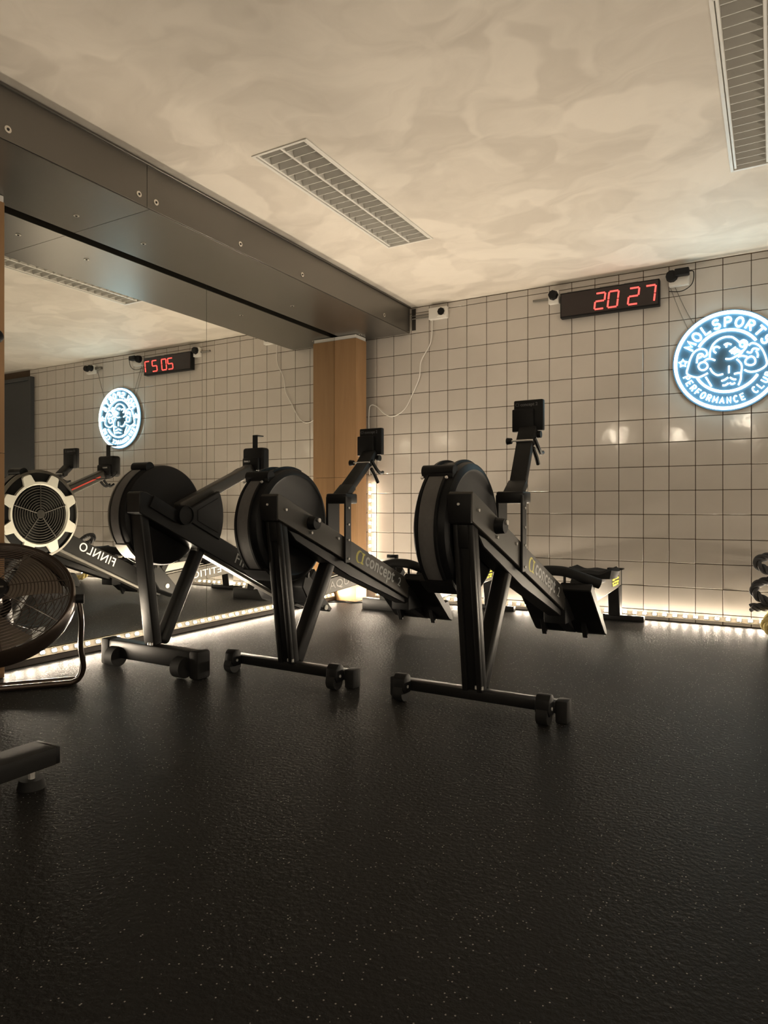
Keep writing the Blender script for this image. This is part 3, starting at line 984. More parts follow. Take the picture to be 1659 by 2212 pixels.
# ------------------------------------------------------------------ the third rower: air rower with pale gear ring
def air_rower(label, loc, rotz):
    t = thing('air_rower', label, 'rowing machine', loc, rotz)
    ft = MB().box(-0.300, 0.300, -0.035, 0.035, -0.012, 0.076, 0.010).build('front_foot', 'black_metal', t)
    for s in (-1, 1):
        MB().box(s * 0.315 - 0.030, s * 0.315 + 0.030, -0.042, 0.042, -0.0518, 0.080, 0.012).build('end_cap', 'rubber', ft)
        MB().cyl((s * 0.235 - 0.028, -0.036, -0.002), (s * 0.235 + 0.028, -0.036, -0.002), 0.049, n=24).build('caster_wheel', 'rubber', ft)
    MB().bar((0.0, 0.00, 0.074), (0.0, -0.085, 0.720), 0.078, 0.050, 0.010, 3).build('front_leg', 'black_metal', t)
    MB().bar((0.0, 0.045, 0.074), (0.0, 0.315, 0.560), 0.070, 0.060, 0.022, 4).build('rear_leg', 'black_metal', t)
    for x in (0.018, 0.034):
        MB().cyl((x, -0.040, 0.080), (x, -0.040, 0.092), 0.007, n=8).build('foot_bolt', 'chrome', t)
    arm = MB().prism_x([(-0.125, 0.722), (-0.125, 0.815), (-0.112, 0.826), (-0.08, 0.82), (1.12, 0.245), (1.14, 0.165), (1.06, 0.150)], -0.042, 0.052, 0.004, 1).build('main_arm', 'black_metal', t)
    MB().bar((0.0575, -0.06, 0.778), (0.0575, 0.10, 0.700), 0.012, 0.060, 0.003).build('arm_rib', 'black', t)
    # pale sliding channel beneath the arm
    MB().prism_x([(0.26, 0.520), (0.26, 0.552), (1.02, 0.185), (1.02, 0.153)], -0.020, 0.030, 0.002, 1).build('under_channel', 'rail_metal', t)
    yc, zc, R = 0.125, 0.708, 0.256
    prof = [(-0.170, 0.0), (-0.170, R - 0.04), (-0.160, R - 0.012), (-0.142, R), (-0.066, R), (-0.052, R - 0.006), (-0.044, R - 0.02), (-0.044, 0.0)]
    fw = MB().lathe_x(prof, yc, zc, 72).build('flywheel_housing', 'black', t)
    MB().lathe_x([(-0.142, R + 0.002), (-0.088, R + 0.002), (-0.088, R + 0.006), (-0.142, R + 0.006)], yc, zc, 40, math.radians(120), math.radians(216), True).build('perforated_band', 'mesh_band', fw)
    MB().lathe_x([(-0.158, R), (-0.070, R), (-0.070, R + 0.012), (-0.158, R + 0.012)], yc, zc, 20, math.radians(212), math.radians(232), True).build('band_clip', 'rail_metal', fw)
    aa = math.radians(112)
    hy, hz = yc + (R + 0.004) * math.cos(aa), zc + (R + 0.004) * math.sin(aa)
    MB().cyl((-0.168, hy, hz), (-0.056, hy, hz), 0.026, n=20).build('carry_handle', 'black_gloss', fw)
    # pale gear ring and spiral grille on the mirror side
    gear = bmesh.new()
    n = 160
    ri = 0.170
    va, vb, vc, vd = [], [], [], []
    for i in range(n):
        a = 2 * math.pi * i / n
        ph = (i / n * 8) % 1.0
        up = 1.0 if 0.36 < ph < 0.64 else max(0.0, 1 - min(abs(ph - 0.36), abs(ph - 0.64)) / 0.09)
        ro = 0.193 + 0.050 * up
        for lst, r, x in ((va, ri, -0.172), (vb, ri + 0.008, -0.184), (vc, ro - 0.004, -0.184), (vd, ro, -0.172)):
            lst.append(gear.verts.new((x, yc + r * math.cos(a), zc + r * math.sin(a))))
    for i in range(n):
        j = (i + 1) % n
        for A, B in ((va, vb), (vb, vc), (vc, vd), (vd, va)):
            gear.faces.new((A[i], A[j], B[j], B[i]))
    bmesh.ops.recalc_face_normals(gear, faces=gear.faces)
    MB()._merge(gear).build('gear_ring', 'ring_white', fw)
    MB().lathe_x([(-0.174, R - 0.012), (-0.166, R + 0.004), (-0.158, R + 0.004), (-0.158, R - 0.012)], yc, zc, 72, closed_prof=True).build('outer_rim', 'rail_metal', fw)
    gr = MB()
    for k in range(9):
        r = 0.034 + k * 0.0152
        gr.lathe_x([(-0.178, r), (-0.178, r + 0.006), (-0.172, r + 0.006), (-0.172, r)], yc, zc, 40, closed_prof=True)
    gr.cyl((-0.181, yc, zc), (-0.171, yc, zc), 0.026, n=24)
    for k in range(5):
        a = math.radians(90 + 72 * k)
        gr.tube([(-0.177, yc + 0.02 * math.cos(a), zc + 0.02 * math.sin(a)), (-0.177, yc + 0.170 * math.cos(a), zc + 0.170 * math.sin(a))], 0.004, 6)
    gr.build('fan_grille', 'grey_metal', fw)
    # hub cap and pie-shaped cover on the camera side
    MB().cyl((0.030, yc + 0.02, zc), (0.074, yc + 0.02, zc), 0.050, n=36).build('hub_cap', 'black', t)
    MB().lathe_x([(0.070, 0.044), (0.070, 0.050), (0.079, 0.050), (0.079, 0.044)], yc + 0.02, zc, 36, closed_prof=True).build('hub_ring', 'black_gloss', t)
    pts = [(yc + 0.05, zc + 0.030)]
    for k in range(9):
        a = math.radians(26 - 52 * k / 8)
        pts.append((yc + 0.300 * math.cos(a), zc - 0.004 + 0.300 * math.sin(a)))
    pts.append((yc + 0.05, zc - 0.030))
    pie = MB().prism_x(pts, 0.035, 0.060, 0.004, 1).build('side_cover', 'black', t)
    q = [(yc + 0.11, zc + 0.026)] + [(yc + 0.272 * math.cos(math.radians(20 - 40 * k / 6)), zc - 0.004 + 0.272 * math.sin(math.radians(20 - 40 * k / 6))) for k in range(7)] + [(yc + 0.11, zc - 0.030)]
    MB().prism_x(q, 0.060, 0.0625, 0.001, 1).build('cover_inset', 'black_gloss', pie)
    # monitor arm
    ma = MB().bar((0.0, 0.16, 0.740), (0.0, 0.700, 0.968), 0.056, 0.062, 0.008, 3).build('monitor_mast', 'grey_metal', t)
    MB().bar((-0.0285, 0.30, 0.799), (-0.0285, 0.660, 0.951), 0.002, 0.009).build('red_stripe', 'red_print', ma)
    mo = MB().box(-0.078, 0.078, 0.720, 0.785, 0.955, 1.095, 0.016, 3).build('monitor', 'black', t)
    MB().box(-0.066, 0.066, 0.785, 0.788, 0.968, 1.080).build('screen', 'screen', mo, smooth=False)
    MB().box(-0.060, 0.060, 0.700, 0.724, 0.960, 1.035, 0.008).build('battery_box', 'black', mo)
    MB().bar((0, 0.690, 0.955), (0, 0.745, 0.975), 0.06, 0.05, 0.008).build('neck', 'black', mo)
    MB().box(-0.019, 0.019, 0.742, 0.748, 1.090, 1.170, 0.002, 1).box(-0.019, 0.019, 0.742, 0.800, 1.164, 1.171, 0.002, 1).build('phone_hook', 'black', mo)
    put('lettering', text_mesh('FINNLO', 0.013, basis((1, 0, 0), (0, 0, 1), (-0.045, 0.6992, 1.010)), 0.0004), 'grey_print', mo)
    MB().tube(smooth_path([(-0.078, 0.75, 0.985), (-0.115, 0.72, 0.975), (-0.12, 0.66, 0.94), (-0.03, 0.60, 0.935)], 6), 0.0025, 6).build('cable', 'black', mo)
    hk = MB()
    for x in (-0.02, 0.02):
        hk.tube(smooth_path([(x, 0.69, 0.935), (x, 0.715, 0.905), (x, 0.745, 0.890), (x, 0.775, 0.905)], 5), 0.008, 8)
    hk.build('handle_hook', 'black', ma)
    # lettering
    th = math.atan(0.478)
    ca, sa = math.cos(th), math.sin(th)
    up = Vector((0, sa, ca))
    for side in (1, -1):
        da = Vector((0, ca, -sa)) * side
        x = 0.0526 if side > 0 else -0.0426
        y_s = 0.50 if side > 0 else 0.74
        zs = 0.722 - 0.478 * (y_s + 0.125)
        org = Vector((x, y_s, zs)) + up * (0.026 if side > 0 else 0.040)
        put('lettering', text_mesh('FINNLO', 0.080, basis(da, up, org), 0.0004, space=1.12), 'white_print' if side < 0 else 'grey_print', arm)  # mirror side whiter: its stronger light is put into the print colour
    # rail
    rl = MB().prism_x([(1.02, 0.135), (1.02, 0.235), (2.36, 0.345), (2.36, 0.235)], -0.036, 0.036, 0.004, 1).build('slide_rail', 'grey_metal', t)
    MB().prism_x([(1.02, 0.236), (1.02, 0.244), (2.36, 0.354), (2.36, 0.346)], -0.030, 0.030, 0.001, 1).build('rail_track', 'rail_metal', rl)
    thr = math.atan(0.11 / 1.34)
    c2, s2 = math.cos(thr), math.sin(thr)
    for side in (1, -1):
        da = Vector((0, c2, s2)) * side
        up2 = Vector((0, -s2, c2))
        x = 0.0366 if side > 0 else -0.0366
        y_s = 1.45 if side > 0 else 2.14
        zs = 0.135 + 0.0785 * (y_s - 1.02)
        put('lettering', text_mesh('AQUON' if side > 0 else 'COMPETITION', 0.074, basis(da, up2, Vector((x, y_s, zs)) + up2 * 0.026) @ Matrix.Diagonal((1.45, 1.0, 1.0, 1.0)), 0.0, space=1.06), 'white_print', rl)
    MB().box(-0.046, 0.046, 2.345, 2.375, 0.225, 0.375, 0.004).build('rail_cap', 'black', rl)
    for s in (-1, 1):
        xa, xb = (0.045, 0.19) if s > 0 else (-0.19, -0.045)
        fb = MB().prism_x([(0.98, 0.350), (1.00, 0.358), (1.26, 0.105), (1.24, 0.085), (1.02, 0.17), (0.95, 0.27)], xa, xb, 0.005, 1).build('footboard', 'black', t)
        MB().prism_x([(1.05, 0.32), (1.10, 0.37), (1.13, 0.34), (1.09, 0.28)], xa + 0.02, xb - 0.02, 0.006, 1).build('foot_strap', 'rubber', fb)
        for y, z in ((1.09, 0.190), (1.19, 0.120)):
            MB().cyl((xb if s > 0 else xa, y, z), (xb + 0.006 if s > 0 else xa - 0.006, y, z), 0.016, n=14).build('pivot_bolt', 'ring_white', fb)
    hp = smooth_path([(-0.20, 1.00, 0.340), (-0.12, 0.97, 0.352), (0.0, 0.95, 0.358), (0.12, 0.97, 0.352), (0.20, 1.00, 0.340)], 6)
    MB().tube(hp, 0.018, 12).build('handle', 'rubber', t)
    for x in (-0.05, 0.05):
        MB().cyl((x, 0.95, 0.28), (x, 0.95, 0.35), 0.007, n=8).build('handle_holder', 'black', t)
    se = MB().box(-0.15, 0.15, 1.62, 1.84, 0.330, 0.370, 0.018, 4).build('seat', 'rubber', t)
    MB().box(-0.06, 0.06, 1.66, 1.80, 0.300, 0.332, 0.004).build('seat_carriage', 'black', se)
    MB().prism_x([(2.22, 0.03), (2.28, 0.03), (2.345, 0.24), (2.26, 0.24)], -0.04, 0.04, 0.004, 1).build('rear_support', 'black_metal', t)
    MB().box(-0.20, 0.20, 2.225, 2.275, -0.0518, 0.036, 0.005).build('rear_foot', 'black_metal', t)
    return t


air_rower('black air rower with pale gear ring beside the mirrors, phone hook on its monitor', (-2.475, 2.199, 0.0485), -0.016).scale = (0.935, 0.935, 0.935)


# ------------------------------------------------------------------ floor fan at the left edge
def floor_fan():
    c = Vector((-2.68, 1.57, 0.0))
    t = thing('floor_fan', 'dark bronze floor fan with wire cage standing before the mirror, cut by the left edge', 'fan', c)
    u = Vector((0.62, 0.785, 0)).normalized()
    nh = Vector((0.785, -0.62, 0)).normalized()
    tilt = math.radians(50)
    axis = nh * math.cos(tilt) + Vector((0, 0, 1)) * math.sin(tilt)
    vv = axis.cross(u).normalized()
    if vv.z < 0:
        vv = -vv
    h = Vector((0, 0, 0.372))
    mt = Matrix((axis, u, vv)).transposed().to_4x4()     # local x = fan axis
    mt.translation = h
    R = 0.288
    MB().lathe_x([(-0.035, R), (-0.04, R + 0.010), (-0.02, R + 0.018), (0.03, R + 0.018), (0.045, R + 0.010), (0.04, R), (0.0, R + 0.006)], 0, 0, 72, closed_prof=True).build('drum', 'fan_dark', t, mtx=mt)
    for nm, sgn in (('front_grille', 1), ('rear_grille', -1)):
        g = MB()
        nr = 18 if sgn > 0 else 8
        for k in range(nr):
            r = 0.07 + (R - 0.075) * k / (nr - 1)
            x = sgn * (0.040 + 0.040 * (1 - (r / R) ** 2))
            pts = [(x, r * math.cos(a), r * math.sin(a)) for a in [2 * math.pi * i / 56 for i in range(56)]]
            g.tube(pts, 0.0016, 4, closed=True)
        for k in range(8):
            a = 2 * math.pi * (k + 0.3) / 8
            pts = [(sgn * (0.042 + 0.040 * (1 - (r / R) ** 2)), r * math.cos(a), r * math.sin(a)) for r in (0.06, 0.12, 0.18, 0.24, R)]
            g.tube(pts, 0.0022, 5)
        g.build(nm, 'fan_dark', t, mtx=mt)
    MB().cyl((0.074, 0, 0), (0.088, 0, 0), 0.068, 0.060, n=32).build('hub_badge', 'black', t, mtx=mt)
    MB().box(0.088, 0.0895, -0.05, 0.05, -0.004, 0.004, mtx=None).build('badge_line', 'rail_metal', t, mtx=mt, smooth=False)
    MB().cyl((-0.12, 0, 0), (-0.03, 0, 0), 0.070, n=28).build('motor', 'black', t, mtx=mt)
    MB().cyl((-0.03, 0, 0), (0.035, 0, 0), 0.040, n=24).build('blade_hub', 'fan_blade', t, mtx=mt)
    # three broad blades
    for b in range(3):
        a0 = math.radians(40 + 120 * b)
        tb = bmesh.new()
        rows = []
        for i in range(7):
            r = 0.035 + (R - 0.06) * i / 6
            half = math.radians(15 + 13 * (i / 6))
            row = []
            for j in range(7):
                s = -1 + 2 * j / 6
                a = a0 + s * half
                row.append(tb.verts.new((0.002 + s * 0.024 * (0.35 + 0.65 * i / 6), r * math.cos(a), r * math.sin(a))))
            rows.append(row)
        for i in range(6):
            for j in range(6):
                tb.faces.new((rows[i][j], rows[i + 1][j], rows[i + 1][j + 1], rows[i][j + 1]))
        bmesh.ops.solidify(tb, geom=list(tb.faces), thickness=0.002)
        bmesh.ops.recalc_face_normals(tb, faces=tb.faces)
        MB()._merge(tb).build('blade', 'fan_blade', t, mtx=mt)
    # stand: two bent side tubes standing on a floor loop
    zf = Vector((0, 0, 0.0125))
    for sd in (-1, 1):
        piv = h + u * sd * (R + 0.026)
        fr = u * sd * 0.322
        pts = [piv, piv + u * sd * 0.012 - Vector((0, 0, 0.09)), fr - nh * 0.03 + Vector((0, 0, 0.17)), fr - nh * 0.05 + u * sd * 0.010 + Vector((0, 0, 0.08)), fr * 0.98 - nh * 0.065 + Vector((0, 0, 0.03)), fr * 0.88 - nh * 0.07 + zf]
        MB().tube(smooth_path(pts, 6), 0.011, 10).build('side_tube', 'fan_dark', t)
        MB().cyl(piv - u * sd * 0.012, piv + u * sd * 0.022, 0.020, n=16).build('tilt_knob', 'black', t)
        bk = [fr - nh * 0.04 + u * sd * 0.010 + Vector((0, 0, 0.12)), fr - nh * 0.09 + Vector((0, 0, 0.05)), fr * 0.94 - nh * 0.135 + zf]
        MB().tube(smooth_path(bk, 6), 0.010, 10).build('rear_tube', 'fan_dark', t)
    MB().cyl(-u * 0.285 - nh * 0.07 + zf, u * 0.285 - nh * 0.07 + zf, 0.0120, n=10).build('front_bar', 'fan_dark', t)
    MB().cyl(-u * 0.20 - nh * 0.135 + zf, u * 0.305 - nh * 0.135 + zf, 0.0110, n=10).build('rear_bar', 'fan_dark', t)


floor_fan()


# ------------------------------------------------------------------ machine base at the lower left edge
def machine_base():
    t = thing('machine_base', 'matt black base beam of a machine cut by the lower left edge', 'gym machine', (-1.735, 1.178, 0))
    MB().box(-0.050, 0.050, -0.95, -0.012, 0.052, 0.100, 0.004).build('base_beam', 'rubber', t)
    MB().box(-0.049, 0.049, -0.014, 0.0, 0.053, 0.099, 0.003).build('beam_end_cap', 'black', t)
    for y in (-0.06, -0.86):
        f = MB().cyl((0.012, y, 0.0), (0.012, y, 0.024), 0.036, 0.030, n=20).build('foot_pad', 'rubber', t)
        MB().cyl((0.012, y, 0.024), (0.012, y, 0.054), 0.009, n=10).build('foot_screw', 'chrome', f)
    MB().box(-0.30, 0.30, -1.03, -0.95, 0.0, 0.09, 0.008).build('cross_beam', 'black_metal', t)


machine_base()

# peg with a ball end on the left pillar
pg = thing('wall_peg', 'round black ball-ended peg on the pillar at the left edge', 'peg', (-2.929, 1.70, 1.475))
MB().cyl((0.001, 0, 0), (0.05, 0, 0), 0.010, n=14).build('stem', 'black_metal', pg)
sp = bmesh.new()
bmesh.ops.create_uvsphere(sp, u_segments=24, v_segments=14, radius=0.030)
MB()._merge(sp).build('ball', 'black', pg, mtx=Matrix.Translation((0.062, 0.0, 0.0)))


# ------------------------------------------------------------------ digital clock
SEG = {'0': 'abcdef', '1': 'bc', '2': 'abged', '7': 'abc', '5': 'afgcd'}


def clock():
    t = thing('digital_clock', 'long black digital wall clock with red digits 20 27', 'clock', (-0.969, YB - 0.012, 2.155))
    body = MB().box(-0.325, 0.325, -0.050, 0.0, -0.088, 0.086, 0.004).build('case', 'black', t)
    MB().box(-0.316, 0.316, -0.053, -0.050, -0.078, 0.077).build('front_filter', 'seg_off', t, smooth=False)
    W, H, sh = 0.062, 0.106, 0.012
    xs_ = [-0.090, -0.003, 0.128, 0.230]
    for ch, x0 in zip('2027', xs_):
        def pt(a, b):
            return (x0 + a * W + sh * b, -0.0545, -0.060 + b * H)
        segs = {'a': ((0, 1), (1, 1)), 'b': ((1, 1), (1, .5)), 'c': ((1, .5), (1, 0)), 'd': ((0, 0), (1, 0)), 'e': ((0, 0), (0, .5)), 'f': ((0, .5), (0, 1)), 'g': ((0, .5), (1, .5))}
        dg = bpy.data.objects.new('digit', None)
        COL.objects.link(dg)
        dg.parent = t
        for s in SEG[ch]:
            a, b = segs[s]
            p, q = Vector(pt(*a)), Vector(pt(*b))
            dd = (q - p).normalized()
            MB().tube([p + dd * 0.0035, p + dd * 0.008, q - dd * 0.008, q - dd * 0.0035], 0.0058, 6).build('segment', 'seg_on', dg)
    MB().box(-0.06, 0.06, -0.03, -0.012, 0.088, 0.096, 0.001, 1).build('hanger', 'rail_metal', t)
    MB().box(0.10, 0.19, -0.03, -0.012, 0.087, 0.095, 0.001, 1).build('hanger', 'rail_metal', t)
    MB().box(-0.28, -0.12, -0.03, -0.012, 0.087, 0.094, 0.001, 1).build('hanger', 'rail_metal', t)


clock()


# ------------------------------------------------------------------ sockets, plugs and wires along the wall top
def socket(x, z, label, plugs, w_=0.13):
    t = thing('wall_socket', label, 'socket', (x, YB - 0.009, z))
    MB().box(-w_ / 2, w_ / 2, -0.040, 0.0, -0.045, 0.045, 0.006).build('box', 'white', t)
    return t


s1 = socket(-2.245, 2.245, 'white wall socket box with black insert beside the beam end', 1, 0.155)
MB().prism_x([(-0.041, -0.030), (-0.041, 0.036), (-0.046, 0.036), (-0.046, -0.030)], 0.000, 0.066, 0.002, 1).build('insert_frame', 'white', s1)
MB().cyl((0.034, -0.046, 0.004), (0.034, -0.054, 0.004), 0.029, n=8).build('plug_face', 'black', s1)
MB().cyl((-0.24, -0.010, -0.012), (-0.078, -0.010, -0.012), 0.005, n=8).cyl((-0.24, -0.010, 0.010), (-0.078, -0.010, 0.010), 0.004, n=8).build('conduit', 'adapter_wire', s1)

s2 = socket(-1.345, 2.228, 'white wall socket with black plug at the left end of the clock', 1, 0.075)
MB().cyl((0.0, -0.041, 0.012), (0.0, -0.070, 0.012), 0.036, 0.030, n=8).build('plug', 'black', s2)
MB().cyl((-0.155, -0.012, 0.0), (-0.040, -0.012, 0.0), 0.009, n=8).build('conduit', 'rail_metal', s2)

s3 = socket(-0.530, 2.225, 'white wall socket with black power adapter at the right end of the clock', 1, 0.12)
MB().cyl((-0.040, -0.041, 0.016), (-0.040, -0.075, 0.016), 0.038, 0.034, n=10).build('plug', 'black', s3)
MB().box(-0.020, 0.066, -0.092, -0.041, 0.006, 0.050, 0.006).build('adapter', 'black', s3)
MB().tube(smooth_path([(0.066, -0.066, 0.028), (0.09, -0.06, 0.02), (0.08, -0.05, -0.05), (0.02, -0.04, -0.085), (-0.06, -0.02, -0.07)], 6), 0.003, 6).build('adapter_cable', 'black', s3)

s4 = socket(0.20, 2.215, 'white wall socket with two black plugs right of the neon sign, seen in the mirror', 2, 0.13)
for x in (-0.03, 0.035):
    MB().cyl((x, -0.041, 0.010), (x, -0.075, 0.010), 0.034, 0.028, n=10).build('plug', 'black', s4)
MB().box(-0.16, -0.066, -0.03, 0, -0.008, 0.02, 0.003, 1).build('conduit', 'rail_metal', s4)

cable_pts = [(-2.303, 2.20), (-2.312, 2.03), (-2.39, 1.891), (-2.408, 1.766), (-2.472, 1.644), (-2.534, 1.539), (-2.597, 1.488), (-2.66, 1.474), (-2.733, 1.508), (-2.802, 1.566), (-2.850, 1.580), (-2.866, 1.52), (-2.868, 1.25), (-2.868, 1.01)]
o = MB().tube(smooth_path([(x, YB - 0.022 - 0.018 * math.sin(i * 0.7) ** 2, z) for i, (x, z) in enumerate(cable_pts)], 6), 0.0042, 8).build('power_cable', 'white')
tag(o, 'thin white cable drooping from the socket box to the wooden pillar', 'cable')
for a, b, lb in (((-0.585, 2.185), (-0.475, 1.89), 'thin dark wire running from the adapter down to the neon sign, left one'),
                 ((-0.555, 2.18), (-0.445, 1.93), 'thin dark wire running from the adapter down to the neon sign, right one')):
    pts = [(a[0] + (b[0] - a[0]) * k / 6, YB - 0.0115 - 0.004 * math.sin(k / 6 * math.pi), a[1] + (b[1] - a[1]) * k / 6 - 0.012 * math.sin(k / 6 * math.pi)) for k in range(7)]
    o = MB().tube(pts, 0.002, 6).build('sign_wire', 'adapter_wire')
    tag(o, lb, 'wire')
o = MB().tube([(0.12, YB - 0.012, 2.19), (0.07, YB - 0.014, 2.05), (0.0, YB - 0.012, 1.86)], 0.002, 6).build('sign_wire', 'adapter_wire')
tag(o, 'thin wire from the right socket to the neon sign, seen in the mirror', 'wire')

o = MB().tube(smooth_path([(-3.02, 4.44, 0.005), (-2.93, 4.50, 0.005), (-2.84, 4.50, 0.005), (-2.74, 4.62, 0.005), (-2.64, 4.66, 0.005)], 6), 0.005, 8).build('floor_cable', 'black')
tag(o, 'thin black cable lying on the floor round the foot of the corner pillar', 'cable')

# ------------------------------------------------------------------ neon sign
EMBLEM = [[(-0.099,0.03),(-0.097,0.064),(-0.082,0.104),(-0.055,0.131),(-0.018,0.146),(0.02,0.144),(0.046,0.127),(0.068,0.103)],[(-0.042,0.081),(-0.055,0.091),(-0.074,0.087),(-0.076,0.066),(-0.063,0.052)],[(-0.135,0.034),(-0.116,0.045),(-0.118,0.071),(-0.139,0.086),(-0.166,0.085),(-0.193,0.066),(-0.213,0.026),(-0.225,-0.02),(-0.233,-0.058),(-0.209,-0.079),(-0.17,-0.092),(-0.139,-0.084),(-0.11,-0.07)],[(-0.174,0.0),(-0.168,0.046),(-0.151,0.057),(-0.137,0.047),(-0.155,0.034),(-0.17,0.028)],[(-0.135,0.003),(-0.116,-0.01),(-0.112,-0.031),(-0.128,-0.047),(-0.151,-0.045),(-0.164,-0.026),(-0.158,-0.006),(-0.135,0.003)],[(-0.135,0.003),(-0.116,0.018),(-0.093,0.019),(-0.068,0.006)],[(-0.097,-0.041),(-0.082,-0.068),(-0.055,-0.088),(-0.023,-0.084)],[(-0.018,0.097),(0.001,0.105),(0.023,0.095)],[(-0.001,0.101),(-0.006,0.081)],[(0.012,0.052),(0.048,0.077)],[(0.022,0.04),(0.059,0.065)],[(0.036,0.034),(0.07,0.056)],[(0.097,0.087),(0.09,0.074),(0.075,0.078),(0.07,0.093),(0.081,0.102),(0.093,0.098),(0.097,0.087)],[(0.068,0.103),(0.09,0.115),(0.11,0.098),(0.104,0.07),(0.084,0.048),(0.057,0.045)],[(-0.01,0.01),(0.02,0.007),(0.053,0.022),(0.079,0.036),(0.088,0.053)],[(0.06,0.015),(0.082,0.019),(0.11,0.01)],[(0.13,0.01),(0.151,-0.005),(0.153,-0.034),(0.13,-0.044),(0.103,-0.033),(0.103,-0.008),(0.13,0.01)],[(0.119,0.079),(0.137,0.091),(0.166,0.079),(0.191,0.048),(0.209,0.001),(0.216,-0.044),(0.198,-0.067),(0.159,-0.084),(0.122,-0.084),(0.095,-0.069)],[(0.108,0.041),(0.13,0.033),(0.141,0.054),(0.155,0.056),(0.175,0.046)],[(0.159,0.041),(0.168,0.018),(0.166,0.0)],[(0.053,0.001),(0.075,-0.026),(0.081,-0.055),(0.077,-0.088),(0.075,-0.125),(0.062,-0.161)],[(0.038,-0.09),(0.057,-0.086),(0.077,-0.086)],[(0.01,-0.036),(0.009,-0.081)],[(-0.033,-0.127),(-0.014,-0.121),(0.005,-0.108)],[(0.016,-0.109),(0.031,-0.121),(0.049,-0.125)],[(-0.027,-0.155),(-0.01,-0.155),(0.007,-0.144)],[(0.014,-0.142),(0.027,-0.152),(0.044,-0.145)],[(-0.122,-0.094),(-0.105,-0.125),(-0.089,-0.156)]]


def arc(cx_, cy_, rx, ry, a0, a1, n=10):
    return [(cx_ + rx * math.cos(math.radians(a0 + (a1 - a0) * i / n)), cy_ + ry * math.sin(math.radians(a0 + (a1 - a0) * i / n))) for i in range(n + 1)]


# stroke alphabet in a unit box (width 0..1, height 0..1)
GLYPH = {
    'M': [[(0.02, 0), (0.08, 1), (0.5, 0.3), (0.92, 1), (0.98, 0)]],
    'O': [arc(0.5, 0.5, 0.46, 0.5, 90, 450, 16)],
    'L': [[(0.12, 1), (0.12, 0), (0.9, 0)]],
    'S': [arc(0.5, 0.74, 0.38, 0.26, 20, 250, 9) + arc(0.5, 0.26, 0.40, 0.26, 80, -160, 9)],
    'P': [[(0.12, 0), (0.12, 1)] + arc(0.5, 0.74, 0.40, 0.26, 90, -90, 8) + [(0.12, 0.48)]],
    'R': [[(0.12, 0), (0.12, 1)] + arc(0.5, 0.75, 0.38, 0.25, 90, -90, 8) + [(0.12, 0.5)], [(0.45, 0.5), (0.92, 0)]],
    'T': [[(0.02, 1), (0.98, 1)], [(0.5, 1), (0.5, 0)]],
    'E': [[(0.9, 1), (0.14, 1), (0.14, 0), (0.9, 0)], [(0.14, 0.5), (0.78, 0.5)]],
    'F': [[(0.9, 1), (0.14, 1), (0.14, 0)], [(0.14, 0.5), (0.76, 0.5)]],
    'A': [[(0.02, 0), (0.5, 1), (0.98, 0)], [(0.2, 0.34), (0.8, 0.34)]],
    'N': [[(0.1, 0), (0.1, 1), (0.9, 0), (0.9, 1)]],
    'C': [arc(0.55, 0.5, 0.45, 0.5, 48, 312, 14)],
    'U': [[(0.1, 1), (0.1, 0.4)] + arc(0.5, 0.36, 0.40, 0.36, 180, 360, 9) + [(0.9, 1)]],
    'B': [[(0.14, 0), (0.14, 1)] + arc(0.48, 0.76, 0.34, 0.24, 90, -90, 7) + [(0.14, 0.52)], arc(0.48, 0.26, 0.42, 0.26, 90, -90, 7) + [(0.14, 0)]],
}


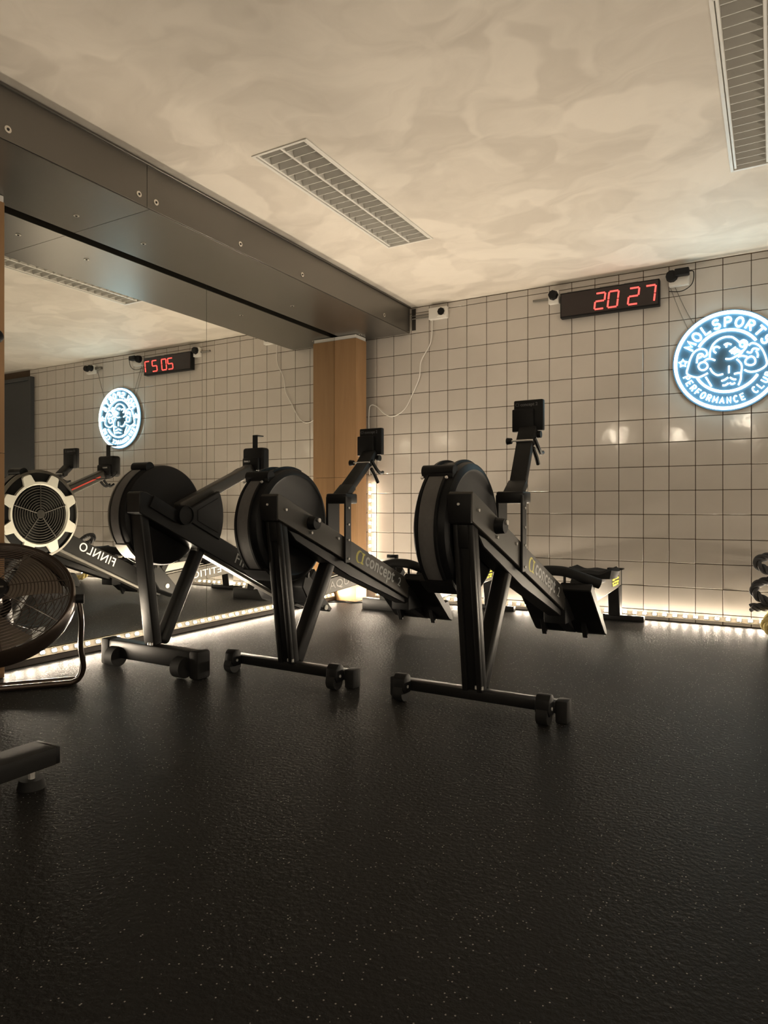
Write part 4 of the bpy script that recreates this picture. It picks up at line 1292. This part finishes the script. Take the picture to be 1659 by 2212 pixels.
def neon_sign():
    yt = -0.034
    t = thing('neon_sign', 'round glowing white neon club sign with lettering ring and flexing figure', 'neon sign', (-0.25, YB - 0.009, 1.668))

    def disc(r, y0, y1):
        return MB().cyl((0, y1, 0), (0, y0, 0), r, n=72)
    disc(0.318, -0.024, -0.018).build('backing', 'sign_back', t)
    for a in (45, 135, 225, 315):
        x, z = 0.29 * math.cos(math.radians(a)), 0.29 * math.sin(math.radians(a))
        MB().cyl((x, -0.018, z), (x, 0.0, z), 0.008, n=10).build('spacer', 'chrome', t)

    def stroke(name, pts, r, closed=False, parent=t):
        MB().tube([(x, yt, z) for x, z in pts], r, 6, closed).build(name, 'neon', parent)
    stroke('outer_ring', arc(0, 0, 0.2995, 0.2995, 0, 360, 96)[:-1], 0.0105, True)
    stroke('inner_arc', arc(0, 0, 0.190, 0.190, 148, 34, 30), 0.0085)
    stroke('inner_arc', arc(0, 0, 0.196, 0.196, -150, -32, 30), 0.0085)

    def letters(s, a_start, step, rad, w_, h_, flip, r):
        for i, ch in enumerate(s):
            if ch == ' ':
                continue
            a = math.radians(a_start + step * i)
            c_ = Vector((rad * math.cos(a), rad * math.sin(a)))
            up = Vector((math.cos(a), math.sin(a)))
            if flip:
                up = -up
            rt_ = Vector((up.y, -up.x))
            mb_ = MB()
            for g in GLYPH[ch]:
                pts = [c_ + rt_ * (x - 0.5) * w_ + up * (y - 0.5) * h_ for x, y in g]
                cl = ch == 'O'
                mb_.tube([(p.x, yt, p.y) for p in (pts[:-1] if cl else pts)], r, 6, cl)
            mb_.build('letter', 'neon', t)
    letters('MOLSPORTS', 152.0, -15.7, 0.240, 0.044, 0.056, False, 0.0066)
    letters('PERFORMANCE CLUB', 201.2, 8.87, 0.250, 0.025, 0.038, True, 0.0045)
    for a in (178.9, 1.1):
        cx_, cz_ = 0.255 * math.cos(math.radians(a)), 0.255 * math.sin(math.radians(a)) + 0.002
        pts = []
        for k in range(10):
            r = 0.026 if k % 2 == 0 else 0.013
            b = math.radians(90 + 36 * k)
            pts.append((cx_ + r * math.cos(b), cz_ + r * math.sin(b)))
        stroke('star', pts, 0.0045, True)
    fig = bpy.data.objects.new('figure', None)
    COL.objects.link(fig)
    fig.parent = t
    for s in EMBLEM:
        closed = s[0] == s[-1]
        sm = smooth_path([(x, 0, z) for x, z in s], 4, closed)
        MB().tube([(p.x, yt, p.z) for p in sm], 0.0054, 6, closed).build('stroke', 'neon', fig)


neon_sign()


# ------------------------------------------------------------------ battle rope at the right edge
def rope():
    t = thing('battle_rope', 'thick twisted black battle rope heaped against the tiled wall at the right edge', 'rope', (0.06, 4.60, 0))
    ctrl = [(0.16, 0.05, 0.38), (0.03, 0.04, 0.44), (-0.09, 0.02, 0.455), (-0.145, -0.01, 0.42), (-0.08, -0.03, 0.375), (0.06, -0.02, 0.36), (0.00, 0.03, 0.335), (-0.13, 0.00, 0.30), (-0.155, -0.03, 0.245), (-0.09, -0.03, 0.20), (0.02, 0.0, 0.19), (-0.06, 0.02, 0.165), (-0.175, -0.02, 0.155)]
    path = smooth_path(ctrl, 14)
    tail = smooth_path([(-0.05, -0.02, 0.15), (-0.075, -0.04, 0.11), (-0.10, -0.06, 0.065), (-0.06, -0.09, 0.03), (0.06, -0.10, 0.030), (0.18, -0.05, 0.030)], 14)

    def strands(path_, m, nm, R=0.0145, r=0.0125, tw=26.0):
        T = []
        N = len(path_)
        u = None
        L = 0.0
        fr = []
        for i in range(N):
            d = (path_[min(i + 1, N - 1)] - path_[max(i - 1, 0)]).normalized()
            if u is None:
                u = d.cross(Vector((0, 1, 0.2))).normalized()
            u = (u - d * u.dot(d)).normalized()
            v = d.cross(u)
            if i:
                L += (path_[i] - path_[i - 1]).length
            fr.append((path_[i], u.copy(), v, L))
        for k in range(3):
            pts = [p + (uu * math.cos(l * tw * 2 + k * 2.094) + v * math.sin(l * tw * 2 + k * 2.094)) * R for p, uu, v, l in fr]
            MB().tube(pts, r, 8).build(nm, m, t)
    strands(path, 'rope_black', 'strand')
    strands(tail, 'rope_yellow', 'tail_strand')


rope()


# ------------------------------------------------------------------ lamps on the wall behind the camera (outside the frame)
def hall_lamp(x, z, i):
    t = thing('hall_lamp', '%s small globe lamp from the left on the wall behind the camera' % ['first', 'second', 'third', 'fourth', 'fifth', 'sixth'][i], 'wall lamp', (x, YF, z), group='globe lamps on the rear wall')
    MB().cyl((0, 0.0, 0), (0, 0.02, 0), 0.05, n=20).cyl((0, 0.02, 0), (0, 0.06, 0), 0.015, n=12).build('bracket', 'black', t)
    sp_ = bmesh.new()
    bmesh.ops.create_uvsphere(sp_, u_segments=16, v_segments=10, radius=0.06)
    MB()._merge(sp_).build('globe', 'lamp_glass', t, mtx=Matrix.Translation((0, 0.11, 0)))


for i, x in enumerate((-2.4, -1.4, -0.4, 0.6, 1.6, 2.6)):
    hall_lamp(x, 2.05, i)
